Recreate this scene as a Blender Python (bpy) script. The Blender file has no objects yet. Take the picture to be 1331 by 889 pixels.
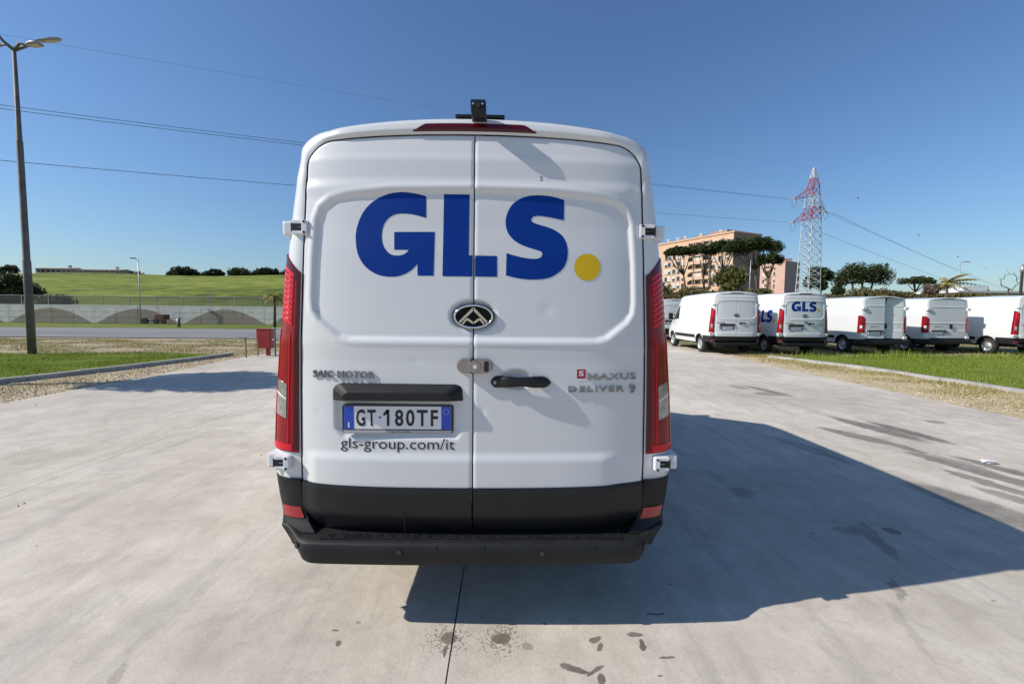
import bpy, bmesh, math, random
import numpy as np
from mathutils import Vector, Matrix

random.seed(7)
RNG = np.random.default_rng(11)
S = bpy.context.scene
COL = S.collection

# ------------------------------------------------------------------ camera
F_PX, IW, IH, CAM_H = 580.0, 1331.0, 889.0, 1.6
HOR_Y, VAN_X, ROLL = 407.0, 655.0, math.radians(0.55)
CXP, CYP = IW / 2, IH / 2
pitch = math.atan((CYP - HOR_Y) / F_PX)
yaw = math.atan((CXP - VAN_X) / F_PX)
_F = np.array([math.sin(yaw) * math.cos(pitch), math.cos(yaw) * math.cos(pitch), -math.sin(pitch)])
_R0 = np.array([math.cos(yaw), -math.sin(yaw), 0.0])
_U0 = np.cross(_R0, _F)
_R = _R0 * math.cos(ROLL) + _U0 * math.sin(ROLL)
_U = _U0 * math.cos(ROLL) - _R0 * math.sin(ROLL)
cam_d = bpy.data.cameras.new('camera')
cam = bpy.data.objects.new('camera', cam_d)
COL.objects.link(cam)
cam_d.sensor_width = 36.0
cam_d.lens = 36.0 * F_PX / IW
cam_d.clip_start, cam_d.clip_end = 0.05, 9000.0
M = Matrix.Identity(4)
for i in range(3):
    M[i][0], M[i][1], M[i][2] = _R[i], _U[i], -_F[i]
M[2][3] = CAM_H
cam.matrix_world = M
S.camera = cam

def ray(x, y):
    return _F + _R * (x - CXP) / F_PX + _U * (CYP - y) / F_PX
def at(x, y, Y):
    """the point of the place at depth Y seen along a line of sight"""
    d = ray(x, y); t = Y / d[1]
    return Vector((d[0] * t, Y, CAM_H + d[2] * t))
def gr(x, y, z=0.0):
    d = ray(x, y); t = (z - CAM_H) / d[2]
    return Vector((d[0] * t, d[1] * t, z))

# ------------------------------------------------------------------ sky, sun, exposure
SUN = Vector((1.30, 0.222, -1.0)).normalized()      # the way the light travels
elev = math.asin(-SUN.z)
world = bpy.data.worlds.new('World'); S.world = world
world.use_nodes = True
wt = world.node_tree; wt.nodes.clear()
wo = wt.nodes.new('ShaderNodeOutputWorld'); wb = wt.nodes.new('ShaderNodeBackground')
sky = wt.nodes.new('ShaderNodeTexSky'); sky.sky_type = 'NISHITA'; sky.sun_disc = False
sky.sun_elevation = elev
sky.sun_rotation = math.atan2(-SUN.x, -SUN.y)
sky.altitude = 0; sky.air_density = 1.2; sky.dust_density = 0.6; sky.ozone_density = 3.0
wb.inputs['Strength'].default_value = 0.095
tint = wt.nodes.new('ShaderNodeMix'); tint.data_type = 'RGBA'; tint.blend_type = 'MULTIPLY'; tint.inputs[0].default_value = 1.0
tint.inputs[7].default_value = (0.77, 0.95, 1.18, 1)
wt.links.new(sky.outputs[0], tint.inputs[6]); wt.links.new(tint.outputs[2], wb.inputs[0]); wt.links.new(wb.outputs[0], wo.inputs[0])
sl = bpy.data.lights.new('sun', 'SUN'); sl.energy = 5.0; sl.angle = math.radians(0.53); sl.color = (1.0, 0.945, 0.85)
so = bpy.data.objects.new('sun', sl); COL.objects.link(so)
so.rotation_euler = SUN.to_track_quat('-Z', 'Y').to_euler(); so.location = (-40, -8, 40)
S.view_settings.view_transform = 'Standard'; S.view_settings.look = 'None'
S.view_settings.exposure = 0.10; S.view_settings.gamma = 1.0; S.view_settings.use_curve_mapping = False

# ------------------------------------------------------------------ materials
def srgb(r, g, b):
    f = lambda c: (c / 255 / 12.92) if c / 255 <= 0.04045 else ((c / 255 + 0.055) / 1.055) ** 2.4
    return (f(r), f(g), f(b))

class NT:
    def __init__(s, m):
        s.t = m.node_tree; s.n = s.t.nodes; s.l = s.t.links
    def new(s, typ, **kw):
        n = s.n.new(typ)
        for k, v in kw.items():
            if k.startswith('i_'):
                n.inputs[k[2:].replace('_', ' ')].default_value = v
            else:
                setattr(n, k, v)
        return n
    def link(s, a, b): s.l.new(a, b)
    def math(s, op, a, b=None, c=None, clamp=False):
        n = s.n.new('ShaderNodeMath'); n.operation = op; n.use_clamp = clamp
        for i, v in enumerate((a, b, c)):
            if v is None: continue
            if isinstance(v, (int, float)): n.inputs[i].default_value = v
            else: s.l.new(v, n.inputs[i])
        return n.outputs[0]
    def mix(s, fac, a, b, mode='MIX'):
        n = s.n.new('ShaderNodeMix'); n.data_type = 'RGBA'; n.blend_type = mode
        for sock, v in ((n.inputs[0], fac), (n.inputs[6], a), (n.inputs[7], b)):
            if isinstance(v, (int, float)): sock.default_value = v
            elif isinstance(v, tuple): sock.default_value = (*v[:3], 1)
            else: s.l.new(v, sock)
        return n.outputs[2]
    def noise(s, vec, scale, detail=4, rough=0.55, dist=0.0):
        n = s.n.new('ShaderNodeTexNoise'); n.inputs['Scale'].default_value = scale
        n.inputs['Detail'].default_value = detail; n.inputs['Roughness'].default_value = rough
        n.inputs['Distortion'].default_value = dist
        s.l.new(vec, n.inputs['Vector']); return n.outputs[0]
    def ramp(s, fac, stops):
        n = s.n.new('ShaderNodeValToRGB'); e = n.color_ramp.elements
        while len(e) < len(stops): e.new(0.5)
        for i, (p, c) in enumerate(stops):
            e[i].position = p; e[i].color = (*((c, c, c) if isinstance(c, (int, float)) else c), 1)
        s.l.new(fac, n.inputs[0]); return n.outputs[0]
    def mapping(s, vec, scale=(1, 1, 1), rot=(0, 0, 0), loc=(0, 0, 0)):
        n = s.n.new('ShaderNodeMapping')
        n.inputs['Scale'].default_value = scale; n.inputs['Rotation'].default_value = rot; n.inputs['Location'].default_value = loc
        s.l.new(vec, n.inputs['Vector']); return n.outputs[0]

MATS = {}
def mat(name, color, rough=0.5, metal=0.0, coat=0.0, vary=0.0, vscale=6.0, bump=0.0, bscale=60.0, spec=0.5, coatr=0.05, trans=0.0, alpha=None):
    if name in MATS: return MATS[name]
    m = bpy.data.materials.new(name); m.use_nodes = True
    t = NT(m); b = t.n['Principled BSDF']
    b.inputs['Base Color'].default_value = (*color, 1); b.inputs['Roughness'].default_value = rough
    b.inputs['Metallic'].default_value = metal; b.inputs['Coat Weight'].default_value = coat
    b.inputs['Coat Roughness'].default_value = coatr; b.inputs['Specular IOR Level'].default_value = spec
    b.inputs['Transmission Weight'].default_value = trans
    tc = t.new('ShaderNodeTexCoord')
    if vary > 0:
        nz = t.noise(tc.outputs['Object'], vscale, 5, 0.6)
        lo = tuple(max(0, c * (1 - vary)) for c in color); hi = tuple(min(1, c * (1 + vary)) for c in color)
        t.link(t.ramp(nz, [(0.3, lo), (0.7, hi)]), b.inputs['Base Color'])
    if bump > 0:
        nz = t.noise(tc.outputs['Object'], bscale, 3, 0.6)
        bn = t.new('ShaderNodeBump', i_Strength=bump, i_Distance=0.01)
        t.link(nz, bn.inputs['Height']); t.link(bn.outputs[0], b.inputs['Normal'])
    if alpha is not None: b.inputs['Alpha'].default_value = alpha
    MATS[name] = m
    return m

def paint_mat():
    m = mat('van_white_paint', (0.645, 0.655, 0.66), 0.32, coat=0.5, coatr=0.06)
    t = NT(m); b = t.n['Principled BSDF']
    tc = t.new('ShaderNodeTexCoord')
    big = t.noise(tc.outputs['Object'], 2.5, 5, 0.6)
    sm = t.noise(tc.outputs['Object'], 35, 4, 0.7)
    d = t.math('ADD', t.math('MULTIPLY', big, 0.6), t.math('MULTIPLY', sm, 0.4))
    # light road dust: more of it low down on the panels
    sep = t.new('ShaderNodeSeparateXYZ'); t.link(tc.outputs['Object'], sep.inputs[0])
    low = t.math('MULTIPLY', t.math('SUBTRACT', 1.3, sep.outputs[2]), 0.22, clamp=True)
    f = t.math('MULTIPLY', t.ramp(d, [(0.40, 0.0), (0.75, 1.0)]), t.math('ADD', low, 0.10))
    t.link(t.mix(f, (0.645, 0.655, 0.66), (0.52, 0.49, 0.45)), b.inputs['Base Color'])
    t.link(t.math('ADD', t.math('MULTIPLY', d, 0.22), 0.20), b.inputs['Roughness'])
    return m

PAINT = paint_mat()
BLACKP = mat('black_textured_plastic', (0.014, 0.0145, 0.016), 0.55, spec=0.3, vary=0.25, vscale=9, bump=0.12, bscale=260)
CLAD = mat('dark_cladding', (0.010, 0.011, 0.013), 0.42, spec=0.35, vary=0.3, vscale=5, bump=0.05, bscale=200)
RUBBER = mat('rubber', (0.012, 0.012, 0.013), 0.8)
SEAL = mat('seam_black', (0.01, 0.01, 0.011), 0.7)
CHROME = mat('chrome', (0.75, 0.76, 0.78), 0.09, metal=1.0)
BADGE = mat('badge_chrome', (0.27, 0.29, 0.33), 0.12, metal=1.0)
STEEL = mat('brushed_lock_metal', (0.34, 0.31, 0.29), 0.34, metal=0.85, vary=0.12, vscale=30)
BLUE = mat('logo_blue', (0.001, 0.034, 0.235), 0.55, spec=0.12, vary=0.06, vscale=4)
YELLOW = mat('logo_yellow', (0.66, 0.43, 0.010), 0.5, spec=0.3)
TEXTK = mat('lettering_black', (0.012, 0.012, 0.013), 0.5)
REDL = mat('lamp_lens_red', (0.235, 0.002, 0.007), 0.22, coat=0.25, coatr=0.04, spec=0.3, vary=0.2, vscale=14)
REDB = mat('lamp_lens_bright_red', (0.58, 0.004, 0.016), 0.25, coat=0.25, coatr=0.05, spec=0.3)
REDD = mat('lamp_lens_dark_red', (0.070, 0.002, 0.006), 0.2, coat=0.3, coatr=0.04, spec=0.3)
CLEARL = mat('reversing_lens', (0.30, 0.29, 0.28), 0.12, metal=0.35, coat=1.0, coatr=0.02, vary=0.35, vscale=40)
REFL = mat('reflector_red', (0.34, 0.006, 0.012), 0.25, coat=0.6, bump=0.2, bscale=300)
GLASS = mat('tinted_glass', (0.012, 0.015, 0.018), 0.06, coat=0.3, spec=0.7)
PLATEW = mat('plate_white', (0.72, 0.73, 0.74), 0.35, coat=0.3)
PLATEB = mat('plate_blue', (0.004, 0.055, 0.47), 0.35, coat=0.3)
FRAMEK = mat('plate_frame', (0.015, 0.015, 0.017), 0.35)
FRAMEG = mat('plate_frame_strip', (0.42, 0.42, 0.43), 0.4)
TYRE = mat('tyre', (0.02, 0.02, 0.021), 0.75, vary=0.3, vscale=12, bump=0.3, bscale=70)
RIM = mat('steel_rim', (0.46, 0.47, 0.48), 0.38, metal=0.6)
STICK = mat('sticker_red', (0.42, 0.02, 0.05), 0.4)
WHITE = mat('white_plastic', (0.70, 0.71, 0.72), 0.4, coat=0.2)
UNDER = mat('underbody', (0.02, 0.02, 0.02), 0.8)

# ------------------------------------------------------------------ mesh helpers
def mobj(name, V, Fc, m, parent=None, smooth=False, loc=None):
    me = bpy.data.meshes.new(name)
    me.from_pydata([tuple(map(float, v)) for v in V], [], Fc)
    if m: me.materials.append(m)
    me.update()
    if smooth: me.polygons.foreach_set('use_smooth', [True] * len(me.polygons))
    o = bpy.data.objects.new(name, me); COL.objects.link(o)
    if parent: o.parent = parent
    if loc is not None: o.location = loc
    return o

def fast_obj(name, V, nper, m, parent=None):
    """V: (n*nper,3) array, every nper verts one face"""
    V = np.asarray(V, dtype=np.float32).reshape(-1, 3); n = len(V) // nper
    me = bpy.data.meshes.new(name)
    me.vertices.add(len(V)); me.vertices.foreach_set('co', V.ravel())
    me.loops.add(len(V)); me.loops.foreach_set('vertex_index', np.arange(len(V), dtype=np.int32))
    me.polygons.add(n)
    me.polygons.foreach_set('loop_start', np.arange(0, len(V), nper, dtype=np.int32))
    me.update(calc_edges=True)
    if m: me.materials.append(m)
    o = bpy.data.objects.new(name, me); COL.objects.link(o)
    if parent: o.parent = parent
    return o

class MB:
    def __init__(s): s.V = []; s.F = []
    def add(s, V, Fc):
        k = len(s.V); s.V += [tuple(v) for v in V]; s.F += [tuple(i + k for i in f) for f in Fc]; return s
    def box(s, c, d, rz=0.0):
        x, y, z = d[0] / 2, d[1] / 2, d[2] / 2; cr, sr = math.cos(rz), math.sin(rz)
        V = []
        for dz in (-z, z):
            for dx, dy in ((-x, -y), (x, -y), (x, y), (-x, y)):
                V.append((c[0] + dx * cr - dy * sr, c[1] + dx * sr + dy * cr, c[2] + dz))
        return s.add(V, [(3, 2, 1, 0), (4, 5, 6, 7), (0, 1, 5, 4), (1, 2, 6, 5), (2, 3, 7, 6), (3, 0, 4, 7)])
    def tube(s, pts, rad, n=8, cap=True):
        pts = [Vector(p) for p in pts]
        if isinstance(rad, (int, float)): rad = [rad] * len(pts)
        base = len(s.V); up = None
        for i, p in enumerate(pts):
            d = (pts[min(i + 1, len(pts) - 1)] - pts[max(i - 1, 0)]).normalized()
            if up is None:
                up = Vector((0, 0, 1)) if abs(d.z) < 0.9 else Vector((1, 0, 0))
            a = d.cross(up).normalized(); b = a.cross(d).normalized(); up = b
            for k in range(n):
                t = 2 * math.pi * k / n + math.pi / n
                s.V.append(tuple(p + a * math.cos(t) * rad[i] + b * math.sin(t) * rad[i]))
        for i in range(len(pts) - 1):
            for k in range(n):
                s.F.append((base + i * n + k, base + i * n + (k + 1) % n, base + (i + 1) * n + (k + 1) % n, base + (i + 1) * n + k))
        if cap:
            s.F.append(tuple(base + k for k in range(n))[::-1])
            s.F.append(tuple(base + (len(pts) - 1) * n + k for k in range(n)))
        return s
    def build(s, name, m, parent=None, smooth=False, bevel=0.0, loc=None):
        o = mobj(name, s.V, s.F, m, parent, smooth, loc)
        if bevel:
            bm = bmesh.new(); bm.from_mesh(o.data)
            bmesh.ops.recalc_face_normals(bm, faces=bm.faces)
            ed = [e for e in bm.edges if len(e.link_faces) == 2 and e.calc_face_angle(0) > 0.5]
            bmesh.ops.bevel(bm, geom=ed, offset=bevel, segments=2, affect='EDGES', profile=0.6)
            bm.to_mesh(o.data); bm.free()
        return o

def rounded_rect(x0, x1, z0, z1, r, n=6):
    P = []
    for cx, cz, a0 in ((x1 - r, z0 + r, -90), (x1 - r, z1 - r, 0), (x0 + r, z1 - r, 90), (x0 + r, z0 + r, 180)):
        for k in range(n + 1):
            a = math.radians(a0 + 90 * k / n); P.append((cx + r * math.cos(a), cz + r * math.sin(a)))
    return P

def prism_xz(mb, poly, y0, y1, inset=0.0):
    """poly in x,z pushed out from y0 (back) to y1 (front), the front loop shrunk by inset"""
    n = len(poly); cx = sum(p[0] for p in poly) / n; cz = sum(p[1] for p in poly) / n
    fr = []
    for (x, z) in poly:
        dx, dz = x - cx, z - cz; L = math.hypot(dx, dz) or 1
        fr.append((x - dx / L * inset, z - dz / L * inset))
    V = [(x, y0, z) for x, z in poly] + [(x, y1, z) for x, z in fr]
    F_ = [tuple(range(n, 2 * n)), tuple(range(n))[::-1]]
    F_ += [(i, (i + 1) % n, n + (i + 1) % n, n + i) for i in range(n)]
    return mb.add(V, F_)

def thing(name, label, cat, loc=(0, 0, 0), rz=0.0, group=None):
    o = bpy.data.objects.new(name, None); COL.objects.link(o)
    o.empty_display_size = 0.2
    o.location = loc; o.rotation_euler = (0, 0, rz); o['label'] = label; o['category'] = cat
    if group: o['group'] = group
    return o
def tag(o, label, cat, group=None):
    o['label'] = label; o['category'] = cat
    if group: o['group'] = group
    return o
def copy_tree(o, parent=None, skip=()):
    c = o.copy(); COL.objects.link(c); c.parent = parent
    for ch in list(o.children):
        if ch.name.split('.')[0] in skip: continue
        copy_tree(ch, c, skip)
    return c

def ss(a, b, x):
    t = np.clip((np.asarray(x, float) - a) / (b - a), 0, 1); return t * t * (3 - 2 * t)

def sdf_poly(px, pz, poly):
    px = np.asarray(px, float); pz = np.asarray(pz, float)
    d = np.full(px.shape, 1e9); sgn = np.ones(px.shape)
    n = len(poly)
    for i in range(n):
        ax, az = poly[i]; bx, bz = poly[i - 1]
        ex, ez = bx - ax, bz - az; wx, wz = px - ax, pz - az
        t = np.clip((wx * ex + wz * ez) / (ex * ex + ez * ez), 0, 1)
        d = np.minimum(d, (wx - ex * t) ** 2 + (wz - ez * t) ** 2)
        c1 = pz >= az; c2 = pz < bz; c3 = ex * wz > ez * wx
        al = (c1 & c2 & c3) | (~c1 & ~c2 & ~c3)
        sgn = np.where(al, -sgn, sgn)
    return sgn * np.sqrt(d)

def grid_obj(name, P, m, parent=None, smooth=True, skirt=None, flip=False):
    """P (nu,nv,3). skirt: vector added to a copy of the border, gives the sheet edges"""
    nu, nv = P.shape[:2]
    V = [tuple(p) for p in P.reshape(-1, 3)]; F_ = []
    for i in range(nu - 1):
        for j in range(nv - 1):
            f = (i * nv + j, (i + 1) * nv + j, (i + 1) * nv + j + 1, i * nv + j + 1)
            F_.append(f[::-1] if flip else f)
    if skirt is not None:
        loop = [i * nv for i in range(nu)] + [(nu - 1) * nv + j for j in range(1, nv)] + \
               [i * nv + nv - 1 for i in range(nu - 2, -1, -1)] + [j for j in range(nv - 2, 0, -1)]
        k = len(V); sk = np.asarray(skirt, float)
        rv = P.reshape(-1, 3)
        off = sk if sk.ndim == 1 else None
        # own verts on the rim so that the edge stays crisp
        for i in loop: V.append(tuple(rv[i]))
        for i in loop: V.append(tuple(rv[i] + (off if off is not None else sk.reshape(-1, 3)[i])))
        L = len(loop)
        for i in range(L):
            j = (i + 1) % L
            f = (k + i, k + L + i, k + L + j, k + j)
            F_.append(f[::-1] if flip else f)
    return mobj(name, V, F_, m, parent, smooth)

def grid_normals(P):
    du = np.gradient(P, axis=0); dv = np.gradient(P, axis=1)
    n = np.cross(du, dv); n /= np.maximum(np.linalg.norm(n, axis=2, keepdims=True), 1e-9)
    return n

def smooth_poly(P, sub=4, corner=38):
    n = len(P); out = []
    def is_corner(i):
        a = Vector(P[i]) - Vector(P[i - 1]); b = Vector(P[(i + 1) % n]) - Vector(P[i])
        return math.degrees(a.angle(b)) > corner
    cor = [is_corner(i) for i in range(n)]
    for i in range(n):
        p1, p2 = Vector(P[i]), Vector(P[(i + 1) % n])
        long = (p2 - p1).length
        if cor[i] and cor[(i + 1) % n]:
            out.append(P[i]); continue
        p0 = Vector(P[i - 1]) if not cor[i] else p1 - (p2 - p1)
        p3 = Vector(P[(i + 2) % n]) if not cor[(i + 1) % n] else p2 + (p2 - p1)
        for k in range(sub):
            t = k / sub
            q = 0.5 * ((2 * p1) + (p2 - p0) * t + (2 * p0 - 5 * p1 + 4 * p2 - p3) * t * t + (3 * p1 - p0 - 3 * p2 + p3) * t ** 3)
            out.append((q.x, q.y))
    return out

def grid_cut(bm, step):
    xs = [v.co.x for v in bm.verts]; zs = [v.co.z for v in bm.verts]
    for lo, hi, no in ((min(xs), max(xs), (1, 0, 0)), (min(zs), max(zs), (0, 0, 1))):
        k = math.ceil(lo / step) * step
        while k < hi:
            bmesh.ops.bisect_plane(bm, geom=bm.verts[:] + bm.edges[:] + bm.faces[:], plane_co=(k, 0, k), plane_no=no)
            k += step
    return bm

def patch_bm(polys, step, cuts=()):
    """flat polygons in (x,z), triangulated and cut into a grid so they can follow a curved panel; cuts: (x, halfgap) strips removed"""
    bm = bmesh.new()
    for P in polys:
        vs = [bm.verts.new((x, 0, z)) for x, z in P]
        bm.faces.new(vs)
    bm.normal_update()
    bmesh.ops.triangulate(bm, faces=bm.faces[:])
    bm = grid_cut(bm, step)
    for x, h in cuts:
        for sx in (x - h, x + h):
            bmesh.ops.bisect_plane(bm, geom=bm.verts[:] + bm.edges[:] + bm.faces[:], plane_co=(sx, 0, 0), plane_no=(1, 0, 0))
        kill = [f for f in bm.faces if abs(f.calc_center_median().x - x) < h * 0.98]
        bmesh.ops.delete(bm, geom=kill, context='FACES')
    return bm

def conform(name, bm, yfun, off, m, parent, depth=0.0):
    if depth:
        r = bmesh.ops.extrude_face_region(bm, geom=bm.faces[:])
        front = [g for g in r['geom'] if isinstance(g, bmesh.types.BMVert)]
        fs = set(front)
    else: fs = None
    X = np.array([v.co.x for v in bm.verts]); Z = np.array([v.co.z for v in bm.verts])
    Y = yfun(X, Z)
    for v, y in zip(bm.verts, Y):
        v.co.y = y - off - (depth if fs is not None and v in fs else 0)
    bmesh.ops.recalc_face_normals(bm, faces=bm.faces[:])
    me = bpy.data.meshes.new(name); bm.to_mesh(me); bm.free()
    if not depth:     # face the outside
        if sum(p.normal.y for p in me.polygons) > 0: me.flip_normals()
    me.materials.append(m)
    o = bpy.data.objects.new(name, me); COL.objects.link(o); o.parent = parent
    return o

def split_letters(o, name):
    bm = bmesh.new(); bm.from_mesh(o.data); bm.faces.ensure_lookup_table()
    seen = set(); isl = []
    for f in bm.faces:
        if f.index in seen: continue
        st = [f]; seen.add(f.index); cur = []
        while st:
            g = st.pop(); cur.append(g)
            for e in g.edges:
                for h in e.link_faces:
                    if h.index not in seen: seen.add(h.index); st.append(h)
        isl.append(cur)
    for cur in isl:
        vs = {}; 
        for f in cur:
            for v in f.verts: vs.setdefault(v, len(vs))
        mobj(name, [v.co[:] for v in vs], [[vs[v] for v in f.verts] for f in cur], o.data.materials[0], o.parent)
    bm.free(); me = o.data; bpy.data.objects.remove(o); bpy.data.meshes.remove(me)

def text_bm(txt, width, height, cx, cz, bold=0.0, shear=0.0, spacing=1.0, res=3):
    """the letters as flat faces in (x,z), scaled to a width and a cap height, centred on cx,cz"""
    cu = bpy.data.curves.new('lettering', 'FONT'); cu.body = txt; cu.resolution_u = res
    cu.offset = bold; cu.shear = shear; cu.space_character = spacing
    o = bpy.data.objects.new('lettering', cu); COL.objects.link(o)
    dg = bpy.context.evaluated_depsgraph_get(); dg.update()
    me = bpy.data.meshes.new_from_object(o.evaluated_get(dg))
    bpy.data.objects.remove(o); bpy.data.curves.remove(cu)
    co = np.array([v.co[:] for v in me.vertices]); mn, mx = co.min(0), co.max(0)
    sx = width / (mx[0] - mn[0]); sz = height / (mx[1] - mn[1])
    bm = bmesh.new(); bm.from_mesh(me); bpy.data.meshes.remove(me)
    for v in bm.verts:
        x, y = v.co.x, v.co.y
        v.co = (cx + (x - (mn[0] + mx[0]) / 2) * sx, 0, cz + (y - (mn[1] + mx[1]) / 2) * sz)
    bmesh.ops.remove_doubles(bm, verts=bm.verts[:], dist=1e-5)
    return bm

# ------------------------------------------------------------------ the logo outlines, in metres on the back doors
_G = [(667,124),(580,103),(480,92),(380,100),(290,130),(210,180),(150,245),(110,320),(86,400),(82,470),(90,550),(112,620),(150,680),(200,725),(260,757),(320,772),(380,776),(440,770),(500,748),(550,715),(592,672),(592,768),(724,768),(736,412),(402,412),(402,557),(522,557),(500,582),(470,598),(430,604),(390,600),(355,582),(325,548),(306,505),(299,455),(303,400),(318,350),(345,310),(385,280),(430,266),(480,263),(540,268),(600,280),(665,299)]
_L = [(812,108),(1022,110),(1013,603),(1245,607),(1245,777),(797,772)]
_Sx = [(720,148),(650,128),(580,116),(500,112),(420,120),(350,145),(295,185),(258,240),(237,310),(240,375),(262,430),(305,478),(360,512),(420,535),(480,553),(525,568),(540,590),(528,615),(500,627),(450,629),(380,620),(310,604),(243,584),(238,765),(320,785),(400,796),(500,798),(590,785),(660,750),(715,700),(742,640),(750,570),(738,500),(705,440),(650,398),(590,372),(530,355),(480,340),(450,325),(445,308),(460,288),(490,279),(540,281),(620,293),(717,312)]
_S = [(x + 1080, y) for x, y in _Sx]
_D = [(1995 + 111 * math.cos(a), 695 + 111 * math.sin(a)) for a in np.linspace(0, 2 * math.pi, 49)[:-1]]
def logo_xy(P):
    out = []
    for u, v in P:
        u2 = u + (v - 440) * 0.0098; v2 = v - (u - 1000) * 0.0098
        out.append((-0.628 + u2 / 6.353 * 0.003775, 2.238 - v2 / 6.353 * 0.00379))
    return out
LOGO = [smooth_poly(logo_xy(_G)), logo_xy(_L), smooth_poly(logo_xy(_S))]
DOT = logo_xy(_D)

# ------------------------------------------------------------------ vans
# Van frame: origin on the ground under the back doors, x to the right seen from behind, y forward.
def blur_interp(z, zs, ys, w=0.012):
    z = np.asarray(z, float); r = 0
    for d in np.linspace(-w, w, 5): r = r + np.interp(z + d, zs, ys)
    return r / 5

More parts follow.
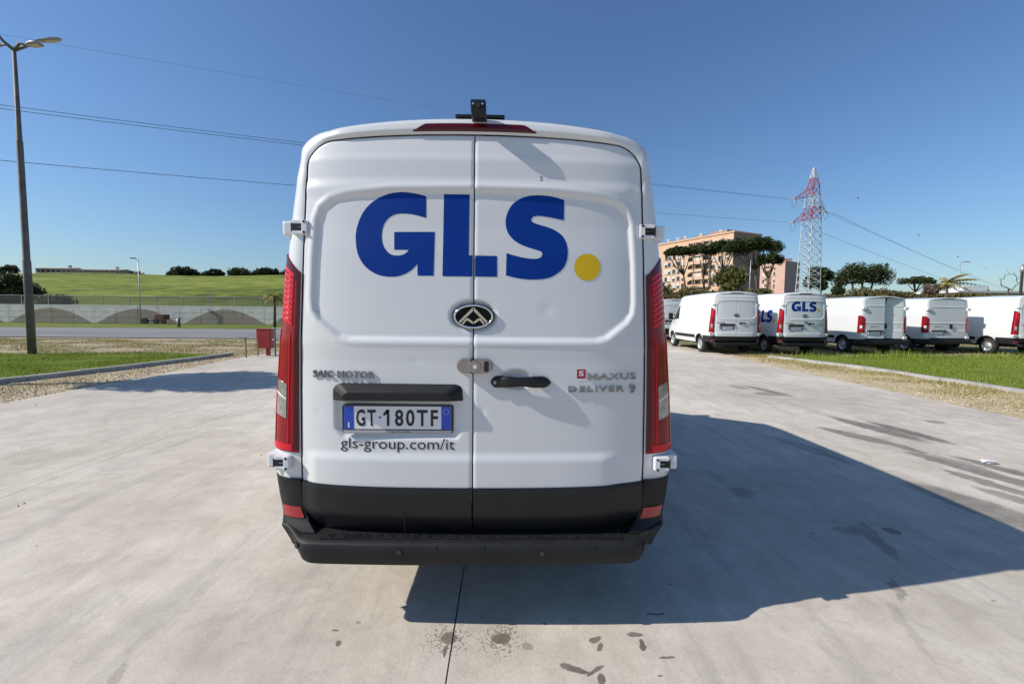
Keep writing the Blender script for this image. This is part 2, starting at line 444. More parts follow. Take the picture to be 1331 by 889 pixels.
class VanA:     # delivery van with the tall slanting lamps
    ZB, ZT1, ZTC = 0.745, 2.31, 2.464
    HW_Z = [0.40, 0.60, 0.745, 0.90, 1.15, 1.43, 1.84, 2.13, 2.32, 2.40]
    HW_X = [0.985, 1.028, 1.038, 1.036, 1.022, 0.998, 0.964, 0.931, 0.904, 0.888]
    ROOF, CORN_X, CORN_Z = 2.570, 0.74, 2.405
    DW_Z = [0.46, 0.74, 0.90, 1.33, 1.83, 2.2, 2.48]; DW_X = [0.868, 0.868, 0.868, 0.864, 0.846, 0.832, 0.822]
    YR_Z = [0.40, 0.47, 0.60, 0.74, 0.86, 1.20, 1.24, 1.36, 1.44, 1.50, 1.90, 2.16, 2.205, 2.25, 2.345, 2.37, 2.49]
    YR_Y = [0.050, 0.040, 0.014, -0.004, -0.004, 0.000, 0.002, 0.004, 0.000, 0.002, 0.018, 0.036, 0.034, 0.047, 0.052, 0.060, 0.084]
    DOOR_B = 0.455
    REC = [(0, 2.200), (0.40, 2.192), (0.62, 2.168), (0.70, 2.150), (0.755, 2.11), (0.780, 2.05), (0.795, 1.85), (0.802, 1.66), (0.795, 1.60), (0.765, 1.555), (0.66, 1.475), (0.61, 1.462), (0, 1.462)]
    LEN, ROOF_END, WS_BASE = 5.55, 3.72, 4.75
    AX = (1.16, 4.52)

    def __init__(s):
        half = s.REC; s.rec_poly = half + [(-x, z) for x, z in half[::-1] if x > 0]
        s.u0 = 1 - 0.125 / 0.826
        nS = 40
        zs = np.linspace(s.ZB, s.ZT1, nS)
        th = np.linspace(math.pi / 2, 0, 16)
        uc = s.u0 + (1 - s.u0) * np.sin(th)
        ut = np.linspace(s.u0, 0, 22)[1:]
        U = np.concatenate([uc[1:], ut])
        ix = np.concatenate([s.dw(zs), [0] * len(U)]); iz = np.concatenate([zs, s.ztop(U)])
        ix[nS:] = U * s.dw(iz[nS:])
        g = 0.007
        ix = ix + np.concatenate([np.full(nS, g), g * U ** 3]); iz = iz + np.concatenate([np.zeros(nS), g * (1 - U ** 6)])
        zo = s.ZB + (zs - s.ZB) * (s.CORN_Z - s.ZB) / (s.ZT1 - s.ZB)
        ox = list(s.hw(zo)); oz = list(zo)
        cx = s.hw(s.CORN_Z); ct = s.roofz(s.CORN_X)
        for t in th[1:]:
            ox.append(s.CORN_X + (cx - s.CORN_X) * math.sin(t)); oz.append(s.CORN_Z + (ct - s.CORN_Z) * math.cos(t))
        for u in ut:
            x = u / s.u0 * s.CORN_X; ox.append(x); oz.append(s.roofz(x))
        s.IX, s.IZ, s.OX, s.OZ = ix, iz, np.array(ox), np.array(oz)
        s.N = len(ix); s.T = np.arange(s.N, dtype=float); s.nS = nS
        s.W = np.concatenate([np.zeros(nS), 1 - ss(0.74, 0.97, U)])
        s.IY = s.door_y(s.IX, s.IZ)
    def roofz(s, x): return s.ROOF - 0.060 * (np.abs(x) / 0.74) ** 2.2
    def hw(s, z): return blur_interp(z, s.HW_Z, s.HW_X, 0.03)
    def dw(s, z): return blur_interp(z, s.DW_Z, s.DW_X, 0.03)
    def ztop(s, u):
        u = np.asarray(u, float); k = np.clip((u - s.u0) / (1 - s.u0), 0, 1)
        return s.ZTC - 0.038 * u ** 2.2 - (s.ZTC - 0.038 - s.ZT1) * (1 - np.sqrt(1 - k * k)) * (1.0)
    def zbot(s, u):
        k = np.clip((np.asarray(u, float) - 0.93) / 0.07, 0, 1); return s.DOOR_B + 0.07 * (1 - np.sqrt(1 - k * k))
    def door_y(s, x, z):
        x = np.asarray(x, float); z = np.asarray(z, float)
        y = blur_interp(z, s.YR_Z, s.YR_Y)
        y = y + 0.040 * np.clip(np.abs(x) / 0.87, 0, 1.2) ** 7 + 0.034 * (np.abs(x) / 0.87) ** 2
        d = sdf_poly(x, z, s.rec_poly)
        wl = 0.020 + 0.0 * x
        y = y + (0.015 - 0.005 * ss(2.0, 2.15, z)) * ss(0.004, -1, d / wl)
        # ridge beside the recess
        y = y - 0.004 * np.exp(-((d - 0.014) / 0.013) ** 2)
        # number plate pocket
        pk = sdf_poly(x, z, [(-0.675, 1.215), (-0.055, 1.215), (-0.03, 1.15), (-0.03, 1.06), (-0.08, 0.975), (-0.645, 0.975), (-0.685, 1.02), (-0.685, 1.17)])
        y = y + 0.014 * ss(0.006, -0.022, pk)
        # swage above the cladding
        y = y - 0.014 * ss(0.915, 0.865, z) * (1 - ss(0.64, 0.76, x)) * (1 - ss(0.78, 0.86, -x))
        # grip cup and emblem dimple
        q = np.sqrt(((x - 0.215) / 0.080) ** 2 + ((z - 1.275) / 0.052) ** 2); y = y + 0.022 * ss(1.0, 0.55, q)
        q = np.sqrt((x / 0.122) ** 2 + ((z - 1.582) / 0.083) ** 2); y = y + 0.016 * ss(1.0, 0.80, q)
        # small dents
        for dx, dz, r, dep in ((0.045, 1.115, 0.016, 0.003), (0.36, 1.62, 0.03, 0.002), (-0.77, 1.10, 0.02, 0.0015), (0.79, 2.2, 0.03, 0.003), (-0.28, 1.36, 0.02, 0.001)):
            y = y + dep * np.exp(-(((x - dx) / r) ** 2 + ((z - dz) / r) ** 2))
        return y
    def rear(s, t, a):
        """surface between door opening (a=0) and the outline of the body (a=1) at ring position t"""
        ix, iz, iy = np.interp(t, s.T, s.IX), np.interp(t, s.T, s.IZ), np.interp(t, s.T, s.IY)
        ox, oz, w = np.interp(t, s.T, s.OX), np.interp(t, s.T, s.OZ), np.interp(t, s.T, s.W)
        sd = 0.105 * (1 - np.sqrt(np.clip(1 - a * a, 0, 1)))
        sp = np.interp(a, [0, 0.06, 0.14, 0.22, 0.60, 0.78, 0.90, 1.0], [0, -0.004, -0.012, -0.016, -0.006, 0.012, 0.040, 0.10])
        return np.stack([ix + (ox - ix) * a, iy + sd * (1 - w) + sp * w, iz + (oz - iz) * a], -1)
    def side_stations(s):
        return np.concatenate([np.linspace(0.30, s.ROOF_END, 62), np.linspace(s.ROOF_END, s.LEN, 40)[1:]])
    def top(s, y): return np.interp(y, [0, 0.3, 1.5, s.ROOF_END - 0.25, s.ROOF_END, s.WS_BASE, s.LEN - 0.25, s.LEN - 0.06, s.LEN], [0, 0.0, 0.025, 0.0, -0.04, -1.02, -1.32, -1.45, -1.62])
    def side(s, t, y):
        ox, oz = np.interp(t, s.T, s.OX), np.interp(t, s.T, s.OZ)
        k = (s.ROOF + s.top(y) - s.ZB) / (s.ROOF - s.ZB)
        nar = np.interp(y, [0, s.ROOF_END, s.WS_BASE, s.LEN - 0.2, s.LEN], [1.0, 1.0, 0.97, 0.88, 0.72])
        bulge = 1 + 0.012 * np.sin(np.clip(y / 5, 0, 1) * math.pi)
        return np.stack([ox * nar * bulge, y + 0 * ox, s.ZB + (oz - s.ZB) * k], -1)
    def low_x(s, z, y):
        nar = np.interp(y, [0, s.ROOF_END, s.WS_BASE, s.LEN - 0.2, s.LEN], [1.0, 1.0, 0.97, 0.88, 0.72])
        bulge = 1 + 0.012 * np.sin(np.clip(y / 5, 0, 1) * math.pi)
        return s.hw(z) * nar * bulge

    A_SAMP = np.array([0, 0.02, 0.05, 0.09, 0.14, 0.2, 0.28, 0.38, 0.48, 0.58, 0.68, 0.76, 0.83, 0.89, 0.94, 0.975, 1.0])

    def in_arch(s, c, r=0.405):
        return any((c[1] - ay) ** 2 + (c[2] - 0.37) ** 2 < r * r for ay in s.AX)

    def body(s, parent):
        rows = [s.rear(s.T, np.full(s.N, a)) for a in s.A_SAMP]
        last = rows[-1]
        ys = s.side_stations()
        first = s.side(s.T, ys[0])
        for k in (0.25, 0.5, 0.75): rows.append(last + (first - last) * k)
        rows += [s.side(s.T, y) for y in ys]
        H = np.array(rows)                            # stations x ring (right half, bottom -> top centre)
        Lh = H.copy(); Lh[:, :, 0] *= -1
        P = np.concatenate([H, Lh[:, ::-1][:, 1:]], 1)
        nu, nv = P.shape[:2]; flat = P.reshape(-1, 3)
        F_ = []
        for i in range(nu - 1):
            for j in range(nv - 1):
                f = (i * nv + j, i * nv + j + 1, (i + 1) * nv + j + 1, (i + 1) * nv + j)
                c = flat[list(f)].mean(0)
                if abs(c[0]) > 0.7 and s.in_arch(c): continue
                F_.append(f)
        F_.append(tuple((nu - 1) * nv + j for j in range(nv)))
        o = mobj('body', flat, F_, PAINT, parent, True)
        # jamb behind the doors, underbody
        mb = MB(); mb.box((0, 0.20, (s.DOOR_B + 2.4) / 2), (1.66, 0.02, 2.4 - s.DOOR_B)); mb.build('door_jamb', SEAL, parent)
        mb = MB(); mb.box((0, s.LEN / 2 + 0.05, 0.52), (1.5, s.LEN - 0.5, 0.36)); mb.build('underbody', UNDER, parent)
        # sills
        ysl = np.concatenate([np.linspace(0.80, s.LEN - 0.1, 96)])
        zl = np.linspace(0.42, 0.748, 9)
        for sg in (-1, 1):
            mm = MB(); 
            G_ = np.array([[(sg * s.low_x(z, y), y, z) for z in zl] for y in ysl])
            V = G_.reshape(-1, 3); n = len(zl)
            Fs = []
            for i in range(len(ysl) - 1):
                for j in range(n - 1):
                    f = (i * n + j, (i + 1) * n + j, (i + 1) * n + j + 1, i * n + j + 1)
                    if not s.in_arch(V[list(f)].mean(0)): Fs.append(f)
            mobj('sill', V, Fs, PAINT, parent, True)
            y0, y1 = s.AX[0] + 0.46, s.AX[1] - 0.46
            mm = MB(); k = 14
            for i in range(k):
                a, b = y0 + (y1 - y0) * i / k, y0 + (y1 - y0) * (i + 1) / k
                xa, xb = sg * s.low_x(0.68, a), sg * s.low_x(0.68, b)
                o_ = sg * 0.014
                mm.add([(xa - o_, a, .60), (xa + o_, a, .61), (xa + o_, a, .735), (xa - o_, a, .745), (xb - o_, b, .60), (xb + o_, b, .61), (xb + o_, b, .735), (xb - o_, b, .745)],
                       [(0, 1, 5, 4), (1, 2, 6, 5), (2, 3, 7, 6)])
            mm.build('side_moulding', BLACKP, parent)
            for ay in s.AX:       # arch lips
                mm = MB(); n_ = 22; xa = s.low_x(0.7, ay)
                for i in range(n_ + 1):
                    t = math.radians(-2 + 184 * i / n_)
                    for r, dx in ((0.375, -0.03), (0.385, 0.014), (0.435, 0.012), (0.445, -0.012)):
                        zz = 0.37 + r * math.sin(t); yy = ay + r * math.cos(t)
                        mm.V.append((sg * (s.low_x(max(zz, 0.42), min(max(yy, 0.1), s.LEN)) + dx), yy, zz))
                for i in range(n_):
                    for j in range(3): mm.F.append((i * 4 + j, i * 4 + j + 1, i * 4 + 5 + j, i * 4 + 4 + j))
                mm.build('wheel_arch', BLACKP, parent, True)
                wheel(parent, sg, ay)
        return o

    def glazing(s, parent):
        # windscreen and cab side windows follow the body
        ts = np.linspace(s.nS + 6, s.N - 1, 26); ys = np.linspace(s.ROOF_END + 0.06, s.WS_BASE - 0.06, 14)
        H = np.array([s.side(ts, y) for y in ys]); Lh = H.copy(); Lh[:, :, 0] *= -1
        P = np.concatenate([H, Lh[:, ::-1][:, 1:]], 1); n = grid_normals(P)
        n = np.where(n[..., 2:3] < 0, -n, n)
        grid_obj('windscreen', P + n * 0.006, GLASS, parent)
        for sg in (-1, 1):
            R_ = []
            for y in np.linspace(3.72, 4.60, 14):
                zt = np.interp(y, [3.72, 4.0, 4.60], [2.06, 2.0, 1.52]); zb = np.interp(y, [3.72, 4.6], [1.42, 1.36]); row = []
                full = s.side(s.T, y)
                for z in np.linspace(zb, max(zt, zb + 0.04), 7):
                    x = np.interp(z, full[:s.nS, 2], full[:s.nS, 0]); row.append((sg * (x + 0.006), y, z))
                R_.append(row)
            grid_obj('cab_window', np.array(R_), GLASS, parent)
            mb = MB(); xm = sg * 1.16
            mb.box((xm, 4.42, 1.52), (0.20, 0.12, 0.34)); mb.box((sg * 1.03, 4.44, 1.40), (0.16, 0.07, 0.06))
            mb.build('wing_mirror', BLACKP, parent, bevel=0.03)

    def door_grid(s, sg, gap=0.003):
        u = np.concatenate([np.linspace(0, 0.84, 74), np.sin(np.linspace(0, math.pi / 2, 26))[1:] * 0.16 + 0.84])
        v = np.linspace(0, 1, 210)
        Ug, Vg = np.meshgrid(u, v, indexing='ij')
        zt, zb = s.ztop(Ug), 0.66 + 0 * Ug
        Z = zb + Vg * (zt - zb)
        X = gap + Ug * (s.dw(Z) - gap)
        X = X * sg
        Y = s.door_y(X, Z)
        # the panel edge folds away all round
        e = np.minimum(np.minimum(np.abs(s.dw(Z) - np.abs(X)), np.abs(X) - gap), zt - Z)
        Y = Y + 0.004 * (1 - ss(0, 0.007, e))
        return np.stack([X, Y, Z], -1)

    def doors(s, parent):
        D = {}
        for sg in (-1, 1):
            P = s.door_grid(sg)
            d = grid_obj('rear_door', P, PAINT, parent, True, skirt=np.array([0, 0.04, 0]), flip=sg > 0)
            D[sg] = d
            # dark lower cladding, one panel on each door
            u = np.linspace(0, 1, 46) ** 0.8; v = np.linspace(0, 1, 26)
            Ug, Vg = np.meshgrid(u, v, indexing='ij')
            zb = s.zbot(Ug) - 0.006; zt = 0.738 + 0.008 * Ug ** 3
            Z = zb + Vg * (zt - zb); X = sg * (0.004 + Ug * (s.dw(Z) - 0.004 + 0.001))
            Y = s.door_y(X, Z) - 0.012 + 0.008 * ss(0.03, 0, zt - Z) ** 2 + 0.10 * ss(0.60, 0.44, Z) * 0.5
            C_ = grid_obj('lower_cladding', np.stack([X, Y, Z], -1), CLAD, d, True, skirt=np.array([0, 0.05, 0]), flip=sg > 0)
            if sg < 0:
                mb = MB(); mb.box((-0.335, float(s.door_y(-0.335, 0.62)) - 0.0125, 0.625), (0.003, 0.003, 0.21)); mb.build('cladding_joint', SEAL, d)
        return D

    def ring_t(s, z): return np.interp(z, s.IZ[:s.nS], s.T[:s.nS])

    def lamp(s, parent, sg):
        zs = np.concatenate([np.linspace(0.885, 1.845, 64)])
        A = np.linspace(0.06, 1.32, 22)
        def pt(z, a, off):
            t = s.ring_t(z)
            if a <= 1: p = s.rear(t, a)
            else:
                p1 = s.rear(t, 1.0); p2 = s.side(t, 0.30); p = p1 + (p2 - p1) * (a - 1) * 0.9
            return np.array(p)
        def patch(fz0, fz1, a0, a1, nz, na, off):
            """fz0(a), fz1(a): lower and upper edge"""
            P = np.zeros((na, nz, 3))
            for i, a in enumerate(np.linspace(a0, a1, na)):
                z0, z1 = fz0(a), fz1(a)
                for j, z in enumerate(np.linspace(z0, z1, nz)): P[i, j] = pt(z, a, 0)
            n = grid_normals(P); out = np.sign((n * np.array([0.5, -1, 0])).sum(2, keepdims=True)); n = n * np.where(out == 0, 1, out)
            zz = P[..., 2]
            bul = off + np.interp(zz, [0.885, 0.91, 1.44, 1.53, 1.84], [0.002, 0.006, 0.006, 0.0, 0.0]) * np.interp(np.linspace(a0, a1, na), [0, 0.2, 1.0, 1.4], [0.1, 0.6, 1.2, 1.0])[:, None]
            Q = P + n * bul[..., None]
            Q[..., 0] *= sg
            nn = n.copy(); nn[..., 0] *= sg
            return Q, nn
        topz = lambda a: 1.78 + 0.050 * min(a, 1.1)
        Q, nn = patch(lambda a: 0.885, topz, 0.05, 1.30, 60, 22, 0.006)
        L = grid_obj('tail_lamp', Q, REDL, parent, True, skirt=-nn * 0.03, flip=sg < 0)
        # dark top cap and border
        Q, nn = patch(lambda a: topz(a) - 0.055, lambda a: topz(a) - 0.002, 0.07, 1.25, 6, 14, 0.0085)
        grid_obj('lamp_cap', Q, REDD, L, True, skirt=-nn * 0.006, flip=sg < 0)
        Q, nn = patch(lambda a: 0.90, lambda a: 1.79, 0.05, 0.20, 50, 5, 0.0085)
        grid_obj('lamp_border', Q, REDD, L, True, skirt=-nn * 0.006, flip=sg < 0)
        for k in range(10):     # light bars of the upper section
            z = 1.505 + k * 0.026
            Q, nn = patch(lambda a: z + 0.02 * a, lambda a: z + 0.02 * a + 0.019, 0.33, 0.92, 3, 8, 0.0095)
            grid_obj('light_bar', Q, REDB, L, True, skirt=-nn * 0.006, flip=sg < 0)
        Q, nn = patch(lambda a: 1.035 + 0.035 * a, lambda a: 1.205 + 0.03 * a, 0.45, 0.84, 8, 8, 0.0085)
        rv = grid_obj('reversing_lens', Q, CLEARL, L, True, skirt=-nn * 0.006, flip=sg < 0)
        Q, nn = patch(lambda a: 1.115 + 0.06 * a, lambda a: 1.123 + 0.06 * a, 0.45, 0.84, 3, 8, 0.0100)
        grid_obj('lens_rib', Q, WHITE, L, True, skirt=-nn * 0.003, flip=sg < 0)
        for a in (0.38, 0.89):
            Q, nn = patch(lambda q: 0.93, lambda q: 1.47, a - 0.018, a + 0.018, 20, 3, 0.0090)
            grid_obj('lens_rib', Q, REDB, L, True, skirt=-nn * 0.003, flip=sg < 0)
        Q, nn = patch(lambda a: 0.892, lambda a: 0.925, 0.24, 0.95, 4, 8, 0.0090)
        grid_obj('light_bar', Q, REDB, L, True, skirt=-nn * 0.004, flip=sg < 0)

    def bumper(s, parent):
        xs = np.concatenate([np.linspace(-1, -0.8, 14), np.linspace(-0.8, 0.8, 40)[1:-1], np.linspace(0.8, 1, 14)]) * 0.985
        rows = []
        for x in xs:
            a = abs(x)
            yb = 0.02 * (a / 0.8) ** 2 + 0.11 * ss(0.76, 0.985, a) ** 1.8
            zb = 0.350 + 0.075 * ss(0.76, 0.985, a) ** 1.3; zt = 0.474 + 0.040 * ss(0.84, 0.97, a)
            prof = [(0.12, zt + 0.012), (-0.032, zt + 0.004), (-0.058, zt - 0.001), (-0.066, zt - 0.010), (-0.067, 0.440), (-0.062, 0.405), (-0.050, zb + 0.012), (-0.03, zb), (0.12, zb)]
            sh = np.interp(a, [0, 0.84, 0.985], [0, 0, 1])
            rows.append([(x - math.copysign(0.055, x) * sh * np.interp(z, [0.42, 0.51], [1, 0]), y + yb, z) for y, z in prof])
        bp = grid_obj('rear_bumper', np.array(rows), BLACKP, parent, True)
        for sx in (-0.172, 0.06, 0.60): 
            yb = 0.02 * (abs(sx) / 0.8) ** 2
            mb = MB(); mb.box((sx, -0.0660 + yb, 0.446), (0.004, 0.004, 0.045)); mb.build('bumper_joint', SEAL, bp)
        # step plate with raised tread blocks
        mb = MB(); mb.box((0, 0.015, 0.478), (1.50, 0.07, 0.014)); st = mb.build('step_plate', BLACKP, bp)
        for k in range(24):
            mb = MB(); x = -0.70 + k * 0.061
            mb.box((x + random.uniform(-.008, .008), 0.005, 0.4855), (0.034, 0.035, 0.003), rz=random.uniform(-.5, .5)); mb.build('tread', CLAD, bp)
        # corners of the bumper up to the white bodywork and round the side
        for sg in (-1, 1):
            zs = np.linspace(0.485, 0.752, 18); A = np.concatenate([s.A_SAMP, np.linspace(1.05, 2.0, 10)])
            P = np.zeros((len(zs), len(A), 3))
            for i, z in enumerate(zs):
                ixx = float(np.interp(z, [0.43, 0.49, 0.53, 0.58, 0.64, 0.752], [0.74, 0.80, 0.842, 0.862, 0.872, 0.876])); oxx = float(s.hw(z)) - 0.0 * (z < 0.5)
                oxx -= 0.03 * ss(0.50, 0.42, z)
                iy = float(s.door_y(0.87, max(z, 0.60)))
                low = 0.05 * float(ss(0.56, 0.47, z))
                for j, a in enumerate(A):
                    if a <= 1: P[i, j] = (ixx + (oxx - ixx) * a, iy - 0.010 - low + 0.105 * (1 - math.sqrt(max(0, 1 - a * a))), z)
                    else: P[i, j] = (float(s.low_x(z, 0.6)) + 0.006 - 0.05 * ss(0.50, 0.42, z), iy + 0.095 - low * (2 - a) + (a - 1) * (0.76 - iy - 0.095), z)
            P[..., 0] *= sg
            c = grid_obj('bumper_corner', P, BLACKP, parent, True, skirt=np.array([0, 0.03, 0]), flip=sg < 0)
            # red reflector let into the corner
            Q = np.zeros((6, 4, 3))
            for i, a in enumerate(np.linspace(0.10, 0.80, 6)):
                for j, z in enumerate(np.linspace(0.545, 0.600, 4)):
                    ixx = float(np.interp(z, [0.43, 0.49, 0.53, 0.58, 0.64, 0.752], [0.74, 0.80, 0.842, 0.862, 0.872, 0.876])); oxx = float(s.hw(z))
                    Q[i, j] = (sg * (ixx + (oxx - ixx) * a), float(s.door_y(0.87, 0.6)) - 0.010 - 0.05 * float(ss(0.56, 0.47, z)) + 0.105 * (1 - math.sqrt(1 - a * a)) - 0.006, z)
            grid_obj('reflector', Q, REFL, c, True, skirt=np.array([0, 0.012, 0]), flip=sg > 0)
        for x, z in ((-0.352, 0.436), (0.345, 0.430), (-0.865, 0.448), (0.865, 0.445)):
            yb = 0.02 * (abs(x) / 0.8) ** 2 + 0.11 * float(ss(0.76, 0.985, abs(x))) ** 1.8 - 0.067
            m1 = MB(); an = 0.0 if abs(x) < 0.5 else math.copysign(0.55, x)
            nrm = Vector((math.sin(an), -math.cos(an), 0)); c = Vector((x, yb, z))
            m1.tube([c - nrm * 0.02, c + nrm * 0.003], 0.0165, 18); sn = m1.build('parking_sensor', CLAD, parent)
            m1 = MB(); m1.tube([c, c + nrm * 0.006], 0.011, 14); m1.build('sensor_face', mat('sensor_grey', (0.035, 0.035, 0.037), 0.4), sn)

    def hinge(s, parent, sg, z):
        p = s.rear(s.ring_t(z), 1.0); xo = float(p[0])
        h = 0.076
        y0 = float(s.door_y(0.86, z)); mb = MB(); mb.box((sg * (xo - 0.026), y0 + 0.098, z), (0.090 + 0.02 * (z > 1.5), 0.16, h)); o = mb.build('door_hinge', WHITE, parent, bevel=0.012)
        y0 = float(s.door_y(0.86, z))
        mb = MB()
        mb.box((sg * (xo - 0.072), y0 + 0.010, z + 0.026), (0.070, 0.06, 0.018)); mb.box((sg * (xo - 0.072), y0 + 0.010, z - 0.026), (0.070, 0.06, 0.018))
        mb.box((sg * (xo - 0.100), y0 - 0.002, z), (0.028, 0.05, 0.066)); mb.box((sg * (xo - 0.078), y0 + 0.002, z), (0.04, 0.04, 0.012))
        mb.build('hinge_bracket', WHITE, o, bevel=0.004)
        mb = MB(); mb.box((sg * (xo - 0.060), y0 + 0.012, z), (0.058, 0.06, 0.044)); mb.build('hinge_pocket', SEAL, o)
        for dz in (0.026, -0.026):
            mb = MB(); mb.tube([(sg * (xo - 0.10), y0 - 0.028, z + dz), (sg * (xo - 0.10), y0 - 0.034, z + dz)], 0.006, 8); mb.build('bolt', SEAL, o)

    def brake_light(s, parent):
        P = []; 
        xs = np.linspace(-0.30, 0.30, 41)
        tt = s.N - 1 - (np.abs(xs) / s.IX[s.nS + 15]) * (s.N - 1 - (s.nS + 15))
        for x in xs:
            t = np.interp(abs(x), s.OX[::-1], s.T[::-1]); row = []
            a1 = 0.47 - 0.32 * ss(0.235, 0.30, abs(x))
            for a in np.linspace(0.10, a1, 5):
                p = np.array(s.rear(t, a)); p[0] = x; p[1] -= 0.004; row.append(p)
            P.append(row)
        grid_obj('high_brake_light', np.array(P), REDD, parent, True, skirt=np.array([0, 0.02, 0]))

def wheel(parent, sg, ay, r=0.352, x=0.885):
    mb = MB(); n = 28
    prof = [(-0.11, r * 0.62), (-0.11, r * 0.93), (-0.085, r), (0.085, r), (0.105, r * 0.93), (0.105, r * 0.64)]
    for i in range(n):
        t = 2 * math.pi * i / n
        for w, rr in prof: mb.V.append((sg * (x + w), ay + rr * math.cos(t), r + rr * math.sin(t)))
    k = len(prof)
    for i in range(n):
        j = (i + 1) % n
        for q in range(k - 1): mb.F.append((i * k + q, i * k + q + 1, j * k + q + 1, j * k + q))
    w = bpy.data.objects.new('wheel', None); COL.objects.link(w); w.parent = parent
    mb.build('tyre', TYRE, w, True)
    mb = MB(); rp = [(0.100, r * 0.66), (0.085, r * 0.60), (0.045, r * 0.52), (0.055, r * 0.34), (0.085, r * 0.26), (0.095, r * 0.1), (0.095, 0.001)]
    for i in range(n):
        t = 2 * math.pi * i / n
        for w_, rr in rp: mb.V.append((sg * (x + w_), ay + rr * math.cos(t), r + rr * math.sin(t)))
    k = len(rp)
    for i in range(n):
        j = (i + 1) % n
        for q in range(k - 1): mb.F.append((i * k + q, i * k + q + 1, j * k + q + 1, j * k + q))
    mb.build('rim', RIM, w, True)

